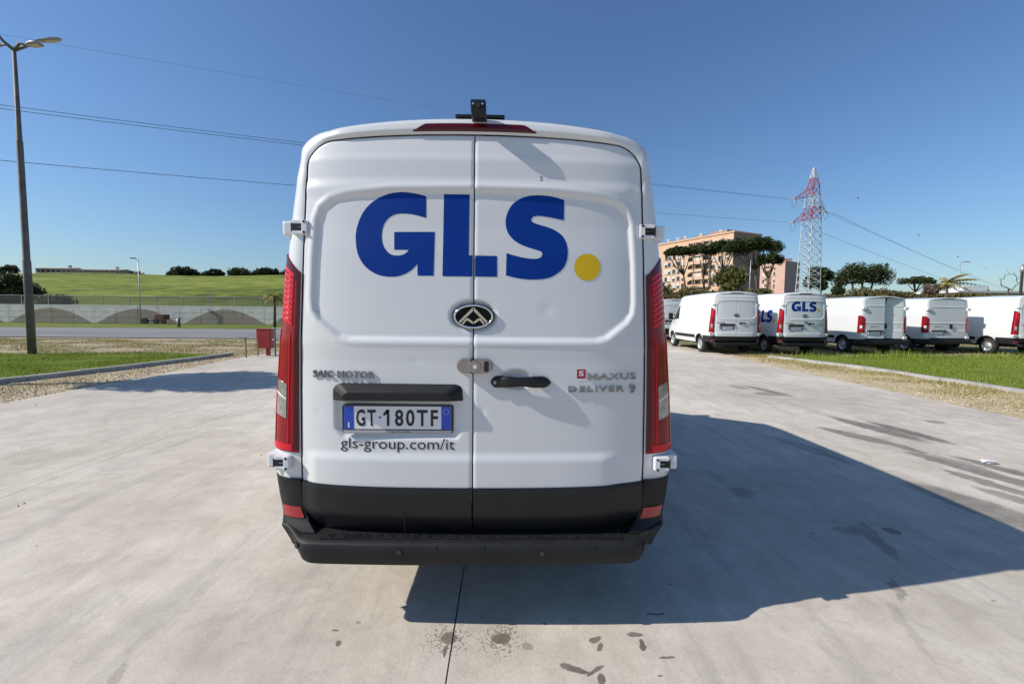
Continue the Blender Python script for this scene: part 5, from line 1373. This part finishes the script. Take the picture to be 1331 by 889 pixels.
# ------------------------------------------------------------------ pylon and lines
PW = mat('pylon_white', (.55, .57, .58), .5, metal=.2); PR = mat('pylon_red', (.40, .07, .07), .5, metal=.1)
PY = 96.0
pb = at(1049, 400, PY); pz = lambda y: at(1049, y, PY).z
py_ = thing('electricity_pylon', 'lattice pylon painted red and white in its upper part', 'pylon', (pb.x, PY, 3.0), math.radians(14))
def pyl_w(z):   # half width at height over base
    H_ = pz(218) - 3.0
    return float(np.interp(z, [0, pz(385) - 3, pz(286) - 3, pz(242) - 3, H_], [1.75, 1.62, 1.20, .78, .08]))
ztop = pz(218) - 3.0
lev = [0, 2.2] + [pz(y) - 3.0 for y in (377, 367, 357, 347, 337, 327, 317, 307, 297, 286, 278, 270, 262, 255, 242, 232, 224, 218)]
lev = sorted(set(round(l, 2) for l in lev if l >= 0))
def colour(z):
    y = 410 - (z + 3 - 1.6) * 580 / PY
    return PR if (270 < y < 287 or 238 < y < 256) else PW
for sx in (-1, 1):
    for sy in (-1, 1):
        for a, b_ in zip(lev, lev[1:]):
            mb = MB(); mb.tube([(sx * pyl_w(a), sy * pyl_w(a), a), (sx * pyl_w(b_), sy * pyl_w(b_), b_)], .085, 4); mb.build('leg_section', colour((a + b_) / 2), py_)
for a, b_ in zip(lev, lev[1:]):
    mb = MB(); wa, wb_ = pyl_w(a), pyl_w(b_)
    for q in range(4):
        c = [(-1, -1), (1, -1), (1, 1), (-1, 1)]; (ax_, ay_), (bx_, by_) = c[q], c[(q + 1) % 4]
        mb.tube([(ax_ * wa, ay_ * wa, a), (bx_ * wb_, by_ * wb_, b_)], .045, 4); mb.tube([(bx_ * wa, by_ * wa, a), (ax_ * wb_, ay_ * wb_, b_)], .045, 4)
        mb.tube([(ax_ * wb_, ay_ * wb_, b_), (bx_ * wb_, by_ * wb_, b_)], .04, 4)
    mb.build('bracing', colour((a + b_) / 2), py_)
ARM = []
for (sx, yy, tipx, cm) in ((-1, 256, 1027, PR), (-1, 286, 1025, PR), (1, 268, 1078, PW)):
    z = pz(yy) - 3; wv = pyl_w(z); L = abs(at(tipx, yy, PY).x - pb.x); tz = pz(yy + 5) - 3
    mb = MB(); tip = (sx * L, 0, tz)
    zt = pz(yy - 11) - 3
    for sy in (-1, 1):
        mb.tube([(sx * wv, sy * wv, z), tip], .07, 4); mb.tube([(sx * pyl_w(zt), sy * pyl_w(zt), zt), tip], .06, 4)
        for f_ in (.3, .6):
            mb.tube([tuple(Vector((sx * wv, sy * wv, z)).lerp(Vector(tip), f_)), tuple(Vector((sx * pyl_w(zt), sy * pyl_w(zt), zt)).lerp(Vector(tip), f_ - .15))], .04, 4)
    mb.build('cross_arm', cm, py_)
    mw = py_.matrix_basis
    for sgn in (-1, 1):
        mb = MB()
        for k in range(9):
            p = Vector(tip) + Vector((sgn * 1.0 * (k + 1) / 9 * 1.0, sgn * .5 * k / 9, -.04 * k)); mb.tube([p, p + Vector((sgn * .05, .02, 0))], .16 if k % 2 else .06, 8)
        mb.build('insulator', mat('insulator', (.55, .50, .42), .3), py_)
    # jumper loop
    mb = MB(); mb.tube([Vector(tip) + Vector((1.1 * math.cos(t), .4 * math.cos(t), -.3 - 1.5 * math.sin(t))) for t in np.linspace(0, math.pi, 11)], .03, 4); mb.build('jumper_cable', POLEM, py_)
    ARM.append((sx, Vector((pb.x + sx * L * math.cos(math.radians(14)), PY + sx * L * math.sin(math.radians(14)), tz + 3))))
WIRE = mat('power_cable', (.09, .10, .12), .5)
def wire(label, pts, r, n=40):
    P = []; pts = [Vector(p) for p in pts]
    if len(pts) == 3:     # quadratic through the middle point
        a, m_, b_ = pts; c = m_ * 2 - (a + b_) / 2
        P = [a * (1 - t) ** 2 + c * 2 * t * (1 - t) + b_ * t * t for t in np.linspace(0, 1, n)]
    o = MB().tube(P, r, 5).build('power_line', WIRE); tag(o, label, 'power line', 'power lines'); return o
LY = 30.0
for lab, (xa, ya), (xm, ym), tgt, dz, r in (
        ('upper cable of the high pair running to the pylon left arm', (-120, 112), (375, 183.6), ARM[0][1], .0, .020),
        ('lower cable of the high pair running to the pylon left arm', (-120, 117), (375, 187), ARM[0][1], -.12, .020),
        ('single lower cable running to the pylon lower left arm', (-120, 189), (375, 240.5), ARM[1][1], .0, .022)):
    wire(lab, [at(xa, ya, LY), at(xm, ym, 42.3), tgt + Vector((-1, 0, dz))], r)
wire('thin faint earth wire passing high over the lamp post to the pylon tip', [at(-120, 10, LY), at(300, 96, 40), Vector((pb.x, PY, ztop + 3))], .007)
for lab, k, (xb, yb) in (('descending cable from the upper left arm to the far right', 0, (1420, 404)), ('descending cable from the right arm to the far right', 2, (1420, 408)), ('descending cable from the lower left arm to the far right', 1, (1420, 412))):
    a = ARM[k][1] + Vector((1, 0, -.1)); b_ = at(xb, yb, 330); m_ = (a + b_) / 2 + Vector((0, 0, -4.5)); wire(lab, [a, m_, b_], .03)

# ------------------------------------------------------------------ buildings
def facade_block(name, label, c0, c1, c2, zt, zb, wallm, endm_, cat='building'):
    """box from corner c0 along c1 (lit front) and c2 (end wall); returns root and frame functions"""
    o = thing(name, label, cat, (c0[0], c0[1], zb)); A = Vector((c1[0] - c0[0], c1[1] - c0[1], 0)); B = Vector((c2[0] - c0[0], c2[1] - c0[1], 0))
    h = zt - zb; mb = MB(); V = [Vector((0, 0, 0)), A, A + B, B]
    mb.add([tuple(v) for v in V] + [tuple(v + Vector((0, 0, h))) for v in V], [(0, 1, 5, 4), (1, 2, 6, 5), (2, 3, 7, 6), (3, 0, 4, 7), (4, 5, 6, 7)])
    mb.build('wall', wallm, o); return o, A, B, h
ORANGE = mat('orange_render', (.60, .39, .26), .85, vary=.08, vscale=.3, bump=.1, bscale=2)
PINKR = mat('pink_render', (.55, .36, .28), .85, vary=.08, vscale=.3)
ENDM = mat('brown_shaded_render', (.30, .21, .17), .85, vary=.1, vscale=.3)  # shade of the orange block's end put into the colour; roof huts share it
WINF = mat('window_frame_white', (.62, .60, .57), .6); WING = mat('window_dark_glass', (.03, .035, .04), .12, spec=.6); AWN = mat('awning_cloth', (.60, .55, .45), .8)
SHUT = mat('roller_shutter', (.55, .52, .48), .7); CREAM = mat('cream_render', (.55, .52, .36), .85)
def facade_pieces(o, A, windows, balconies, nrm, zb):
    u = A.normalized(); ang = math.atan2(u.y, u.x)
    for (d, z, w_, h_, kind) in windows:
        c = u * d + nrm * .02 + Vector((0, 0, z - zb))
        mb = MB(); mb.box(c, (w_ + .24, .16, h_ + .24), ang); f = mb.build('window', WINF, o)
        mb = MB(); mb.box(c + nrm * .07, (w_, .06, h_), ang); mb.build('pane', WING if kind != 'shut' else SHUT, f)
        mb = MB(); mb.box(c + nrm * .15 + Vector((0, 0, -h_ / 2 - .10)), (w_ + .4, .30, .08), ang); mb.build('sill', WINF, f)
        if kind == 'half':
            mb = MB(); mb.box(c + nrm * .115 + Vector((0, 0, h_ * .25)), (w_ - .02, .04, h_ * .5), ang); mb.build('shutter', SHUT, f)
    for (d, z, w_, h_, awn) in balconies:
        c = u * d + Vector((0, 0, z - zb)); mb = MB(); mb.box(c + nrm * .01, (w_, .06, h_), ang); f = mb.build('balcony', WING, o)
        mb = MB(); mb.box(c + nrm * .55 + Vector((0, 0, -h_ / 2 - .05)), (w_ + .2, 1.1, .16), ang); mb.build('balcony_slab', WINF, f)
        mb = MB(); mb.box(c + nrm * 1.06 + Vector((0, 0, -h_ / 2 + .5)), (w_ + .1, .08, .95), ang); mb.build('parapet', ORANGE if awn != 2 else PINKR, f)
        for s_ in (-1, 1):
            mb = MB(); mb.box(c + u * s_ * (w_ / 2 + .08) + nrm * .5, (.16, 1.1, h_ + .2), ang); mb.build('side_wall', ORANGE if awn != 2 else PINKR, f)
        if awn == 1:
            mb = MB(); cc = c + nrm * .9 + Vector((0, 0, h_ * .22))
            mb.box(cc, (w_ * .9, .05, h_ * .55), ang); mb.build('awning', AWN, f)
k0, k1, k2 = at(954, 302, 150), at(862, 318, 178.5), at(990, 306, 155.8)
far = k0 + (k1 - k0) * 1.9
o1, A, B, h = facade_block('apartment_block', 'large orange apartment block with balconies behind the stone pines', k0, far, k2, k0.z, 0.0, ORANGE, ENDM)
u = A.normalized(); nrm = Vector((-u.y, u.x, 0)); nrm = nrm if nrm.x < 0 else -nrm
def along(px_):
    r_ = ray(px_, 350); # meet the facade plane in plan
    det = r_[0] * (-u.y) + r_[1] * u.x
    return (k0.x * r_[1] - k0.y * r_[0]) / (u.y * r_[0] - u.x * r_[1])
wins, bals = [], []
rows = [26.7, 24.0, 21.2, 18.4, 15.6, 12.8]
for r_, z in enumerate(rows):
    wins.append((along(946), z, 1.3, 1.7, ['half', 'dark', 'half', 'shut', 'half', 'dark'][r_]))
    wins.append((along(935), z, 1.1, 1.7, ['dark', 'half', 'dark', 'half', 'dark', 'half'][r_]))
    wins.append((along(925.5), z, 2.4, 1.6, ['half', 'shut', 'shut', 'dark', 'shut', 'dark'][r_]))
    bals.append((along(919), z, 3.0, 2.2, 0)); bals.append((along(909), z, 4.0, 2.2, 1 if r_ in (2, 4) else 0)); bals.append((along(901), z, 3.2, 2.2, 0))
    for kx, px_ in enumerate((888, 882, 876, 870, 866)):
        wins.append((along(px_), z - .2, 1.4, 1.6, ['dark', 'half', 'shut', 'dark', 'half'][(kx + r_) % 5]))
facade_pieces(o1, A, wins, bals, nrm, 0.0)
mb = MB(); uB = B.normalized()
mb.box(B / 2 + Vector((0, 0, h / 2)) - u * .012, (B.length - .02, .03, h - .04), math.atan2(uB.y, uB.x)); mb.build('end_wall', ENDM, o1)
mb = MB(); mb.box(A * .5 + B * .5 + Vector((0, 0, h + .25)), (A.length + .6, B.length + .6, .5), math.atan2(u.y, u.x)); mb.build('parapet', ORANGE, o1)
for f_, w_, hh in ((.16, 7, 1.8), (.30, 3.2, 1.4), (.46, 4.5, 1.2)):
    mb = MB(); mb.box(A * f_ + B * .45 + Vector((0, 0, h + .5 + hh / 2)), (w_, 4, hh), math.atan2(u.y, u.x)); mb.build('roof_hut', ENDM, o1)
for f_ in (.10, .24, .36, .42, .5):
    mb = MB(); c = A * f_ + B * .1 + Vector((0, 0, h + 1.4)); mb.tube([c, c + Vector((0, -.12, .05))], [.75, .55], 12); ds = mb.build('satellite_dish', WINF, o1)
    mb = MB(); mb.tube([c + Vector((0, .1, -1.2)), c], .05, 5); mb.build('dish_mast', POLEM, ds)
q0, q1, q2 = at(1021, 339, 200), at(986, 343, 221), at(1040, 340, 206)
o2, A2, B2, h2 = facade_block('apartment_block', 'smaller pink apartment block between the stone pines and the pylon', q0, q1, q2, q0.z, 0.0, PINKR, ENDM)
u = A2.normalized(); nrm = Vector((-u.y, u.x, 0)); nrm = nrm if nrm.x < 0 else -nrm; k0 = q0
w2, b2 = [], []
for r_, z in enumerate((24.0, 21.1, 18.2, 15.3)):
    w2.append((along(1007), z, 1.2, 1.6, 'dark' if r_ % 2 else 'half')); w2.append((along(993), z, 1.6, 1.6, 'shut' if r_ % 2 else 'dark')); b2.append((along(1000), z, 3.4, 2.1, 2))
facade_pieces(o2, A2, w2, b2, nrm, 0.0)
mb = MB(); uB = B2.normalized(); mb.box(B2 / 2 + Vector((0, 0, h2 / 2)) - u * .012, (B2.length - .02, .03, h2 - .04), math.atan2(uB.y, uB.x)); mb.build('end_wall', mat('grey_shaded_render', (.24, .22, .21), .85), o2)  # pink block's shaded end: the shade is put into its grey colour
mb = MB(); mb.box(A2 * .3 + B2 * .4 + Vector((0, 0, h2 + .9)), (6, 5, 1.8), math.atan2(u.y, u.x)); mb.build('roof_hut', PINKR, o2)
# grey-green block whose top shows above the left of the orange block is the van's own hinge; low buildings to the right
b0, b1 = at(1243, 388, 88), at(1420, 386, 88)
o = thing('low_building', 'long low cream building with a flat white roof beyond the vans', 'building', (b0.x, 88, 0))
L = b1.x - b0.x; zt = at(1290, 381, 88).z
mb = MB(); mb.box((L / 2, 6, zt / 2), (L, 12, zt)); mb.build('wall', CREAM, o)
mb = MB(); mb.box((L / 2, 5.8, zt + .2), (L + 1.4, 13.4, .4)); mb.build('roof', mat('roof_white', (.62, .62, .60), .7), o)
for k in range(9):
    mb = MB(); mb.box((2 + k * 3, -.03, zt - 1.4), (1.6, .1, .9)); f = mb.build('window', WING, o)
mb = MB(); mb.box((L * .25, 5, zt + 1.0), (5, 4, 1.2)); mb.build('roof_hut', mat('roof_white', (.62, .62, .6), .7), o)
# houses on the hilltop
RT = mat('pale_roof', (.36, .30, .26), .85, vary=.2, vscale=.6); HWL = mat('farm_wall', (.40, .34, .28), .9, vary=.15, vscale=.5)
for lab, xl, xr, yt, nw in (('long low farmhouse with pale roof on the hilltop beside the lamp post', 46, 92, 348.5, 7), ('longer low farmhouse on the hilltop toward the grove', 101, 156, 350.5, 8)):
    a, b_ = at(xl, yt, 172), at(xr, yt, 172); zg = 12.9; hh = a.z + .5 - zg
    o = thing('farmhouse', lab, 'house', (a.x, 172, zg)); W_ = b_.x - a.x
    mb = MB(); mb.box((W_ / 2, 3, hh * .44), (W_, 6, hh * .88)); mb.build('wall', HWL, o)
    mb = MB(); mb.add([(-.5, -.5, hh * .86), (W_ + .5, -.5, hh * .86), (W_ + .5, 6.5, hh * .86), (-.5, 6.5, hh * .86), (-.2, 3, hh), (W_ + .2, 3, hh)], [(0, 1, 5, 4), (2, 3, 4, 5), (1, 2, 5), (3, 0, 4), (0, 3, 2, 1)]); rf = mb.build('roof', RT, o)
    mb = MB(); mb.box((W_ * .8, 2.5, hh + .2), (.7, .7, 1.3)); mb.build('chimney', HWL, rf)
    for k in range(nw):
        mb = MB(); mb.box((W_ * (k + .5) / nw, -.02, hh * .66), (1.1, .1, .7)); mb.build('window', WING, o)
# birds
for lab, x, y, Y in (('bird gliding in the sky right of the pylon top', 1115, 258, 60), ('small bird in flight above the lone pine', 1194, 306, 70), ('small bird in flight beside the thin far lamp', 1245, 334, 70), ('tiny bird low in the sky left of the bare tree', 1281, 349, 90)):
    p = at(x, y, Y); o = thing('bird', lab, 'bird', p, random.uniform(0, 6), 'birds in the sky')
    mb = MB(); mb.tube([(-.16, 0, 0), (-.05, 0, .01), (.08, 0, .01), (.2, 0, 0)], [.02, .05, .045, .01], 6); mb.build('body', POLEM, o, True)
    for sg in (-1, 1): mobj('wing', [(-.06, 0, .02), (.08, 0, .02), (.02, sg * .22, .10), (-.05, sg * .22, .10), (-.06, sg * .42, .05)], [(0, 1, 2, 3), (3, 2, 4)], POLEM, o)

g_ = gr(1285, 602); o = thing('litter', 'crumpled scrap of white paper lying on the concrete', 'litter', (g_.x, g_.y, 0.0))
bm = bmesh.new(); bmesh.ops.create_icosphere(bm, subdivisions=2, radius=0.05)
for v_ in bm.verts: v_.co = Vector((v_.co.x * 1.6, v_.co.y, v_.co.z * .45 + .018)) * random.uniform(.6, 1.25)
me_ = bpy.data.meshes.new('scrap'); bm.to_mesh(me_); bm.free(); me_.materials.append(PLATEW); o2_ = bpy.data.objects.new('scrap', me_); COL.objects.link(o2_); o2_.parent = o

# ------------------------------------------------------------------ the parked vans
NOLOGO = ('logo_letter', 'logo_dot', 'web_address', 'side_logo_letter', 'side_logo_dot', 'plate_character', 'dealer_name', 'plate_mark', 'reversing_camera', 'door_lock', 'plug')
def park(label, px_c, Y, rz, skip):
    o = copy_tree(hero, None, skip); o['label'] = label; o['group'] = 'white vans parked in a row'
    o.location = (at(px_c, 440, Y).x, Y, 0.0); o.rotation_euler = (0, 0, math.radians(rz)); return o
VB = park('plain white van with tall red lamps, parked at the gravel end of the row', 957, 18.0, -1.5, NOLOGO)
VC = park('white van with GLS logo on back and flank, parked in the row', 1046, 18.0, 0.5, ('plate_character', 'dealer_name', 'plate_mark', 'reversing_camera', 'plug'))
VF = park('plain white van with tall red lamps, parked beside the square-backed vans', 1352, 18.4, 0.0, NOLOGO)
VA_ = park('plain white van parked ahead of the row, mostly hidden behind another van', 878, 27.5, 0.0, NOLOGO)

class VanD(VanA):     # square-backed van with short lamps
    ZB, ZT1, ZTC = 0.62, 2.33, 2.40
    HW_Z = [0.40, 0.62, 1.0, 1.6, 2.2, 2.40]; HW_X = [0.98, 1.0, 1.02, 1.0, 0.95, 0.925]
    ROOF, CORN_X, CORN_Z = 2.47, 0.80, 2.36
    DW_Z = [0.46, 1.0, 1.8, 2.48]; DW_X = [0.815, 0.815, 0.805, 0.785]
    YR_Z = [0.40, 0.62, 1.02, 1.04, 1.30, 1.32, 1.335, 1.36, 2.02, 2.04, 2.06, 2.08, 2.45]
    YR_Y = [0.0, 0.0, 0.0, 0.012, 0.012, 0.0, 0.0, 0.014, 0.030, 0.018, 0.018, 0.034, 0.05]
    LEN, ROOF_END, WS_BASE = 5.9, 4.25, 5.2; AX = (1.05, 4.9)
    def door_y(s, x, z):
        x = np.asarray(x, float); z = np.asarray(z, float)
        y = blur_interp(z, s.YR_Z, s.YR_Y, .008) + .02 * (np.abs(x) / .82) ** 4
        pk = sdf_poly(x, z, [(-.72, 1.0), (-.08, 1.0), (-.08, .72), (-.72, .72)])
        return y + .02 * ss(.004, -.02, pk)

def build_van_d(label, loc, rz, ajar):
    v = VanD(); root = thing('panel_van', label, 'van', loc, math.radians(rz), 'white vans parked in a row')
    v.body(root); v.glazing(root); v.brake_light(root)
    for sg in (-1, 1):
        P = v.door_grid(sg)[:, :, :]; hx = sg * .815
        P = P.copy(); P[..., 0] -= hx
        d = grid_obj('rear_door', P, PAINT, root, True, skirt=np.array([0, .05, 0]), flip=sg > 0); d.location = (hx, 0, 0)
        if ajar and sg > 0: d.rotation_euler = (0, 0, math.radians(-ajar)); d['label'] = 'rear door standing slightly open'
        mb = MB(); mb.box((sg * .40 - hx, -.005, .60), (.78, .03, .15)); mb.build('lower_trim', CLAD, d)
        if sg > 0:
            mb = MB(); mb.box((.13 - hx, -.012, 1.19), (.10, .05, .20)); mb.build('handle', CLAD, d, bevel=.015)
            conform('badge', patch_bm([[(.60 - hx, 1.20), (.66 - hx, 1.16), (.72 - hx, 1.20), (.66 - hx, 1.24)]], .05), lambda x, z: v.door_y(x + hx, z), .002, CHROME, d)
        else:
            mb = MB(); mb.box((-.40 - hx, -.016, 1.005), (.66, .06, .05)); mb.build('plate_lamp_cover', CLAD, d, bevel=.01)
            mb = MB(); mb.box((-.40 - hx, .012, .89), (.53, .02, .12)); pl = mb.build('number_plate', PLATEW, d, bevel=.004)
            for x in (-.64, -.16):
                mb = MB(); mb.box((x - hx, .0005, .89), (.045, .006, .115)); mb.build('plate_band', PLATEB, d)
            mb = MB(); mb.box((-.03 - hx, -.01, .93), (.16, .03, .05)); mb.build('lock', STEEL, d, bevel=.01)
            mb = MB(); mb.box((-.45 - hx, -.002 + .01, 1.215), (.36, .01, .03)); mb.build('badge', CHROME, d)
        for z in (1.95, .70):
            mb = MB(); mb.box((sg * .90, .06, z), (.16, .16, .12)); mb.build('door_hinge', WHITE, root, bevel=.02)
        # lamps: red above and below a clear window
        for nm, z0, z1, mm in (('tail_lamp', .90, 1.62, REDL),):
            A = np.linspace(.12, 1.35, 12); Z = np.linspace(z0, z1, 24); Q = np.zeros((12, 24, 3))
            for i, a in enumerate(A):
                for j, z in enumerate(Z):
                    zz = z0 + (z - z0) * (1 - .22 * max(0, .7 - a)); t = v.ring_t(zz)
                    p = v.rear(t, a) if a <= 1 else v.rear(t, 1.0) + (v.side(t, .3) - v.rear(t, 1.0)) * (a - 1)
                    Q[i, j] = p
            n_ = grid_normals(Q); o_ = np.sign((n_ * np.array([.5, -1, 0])).sum(2, keepdims=True)); n_ = n_ * np.where(o_ == 0, 1, o_)
            Q2 = Q + n_ * .014; Q2[..., 0] *= sg; nn = n_.copy(); nn[..., 0] *= sg
            lm = grid_obj(nm, Q2, mm, root, True, skirt=-nn * .03, flip=sg < 0)
            Q3 = (Q + n_ * .019)[4:8, 6:11]; Q3 = Q3.copy(); Q3[..., 0] *= sg
            grid_obj('clear_lens', Q3, WHITE, lm, True, skirt=-nn[4:8, 6:11] * .006, flip=sg < 0)
    mb = MB()
    mb.box((0, -.03, .50), (1.98, .22, .16)); mb.build('rear_bumper', BLACKP, root, bevel=.03)
    for sg in (-1, 1):
        mb = MB(); mb.box((sg * .93, .20, .52), (.16, .62, .22)); mb.build('bumper_corner', BLACKP, root, bevel=.03)
    return root
build_van_d('square-backed white van with one back door slightly open', (at(1149, 440, 18.7).x, 18.7, 0), 0, 13)
build_van_d('square-backed white van with both back doors shut', (at(1231, 440, 19.5).x, 19.5, 0), 0, 0)
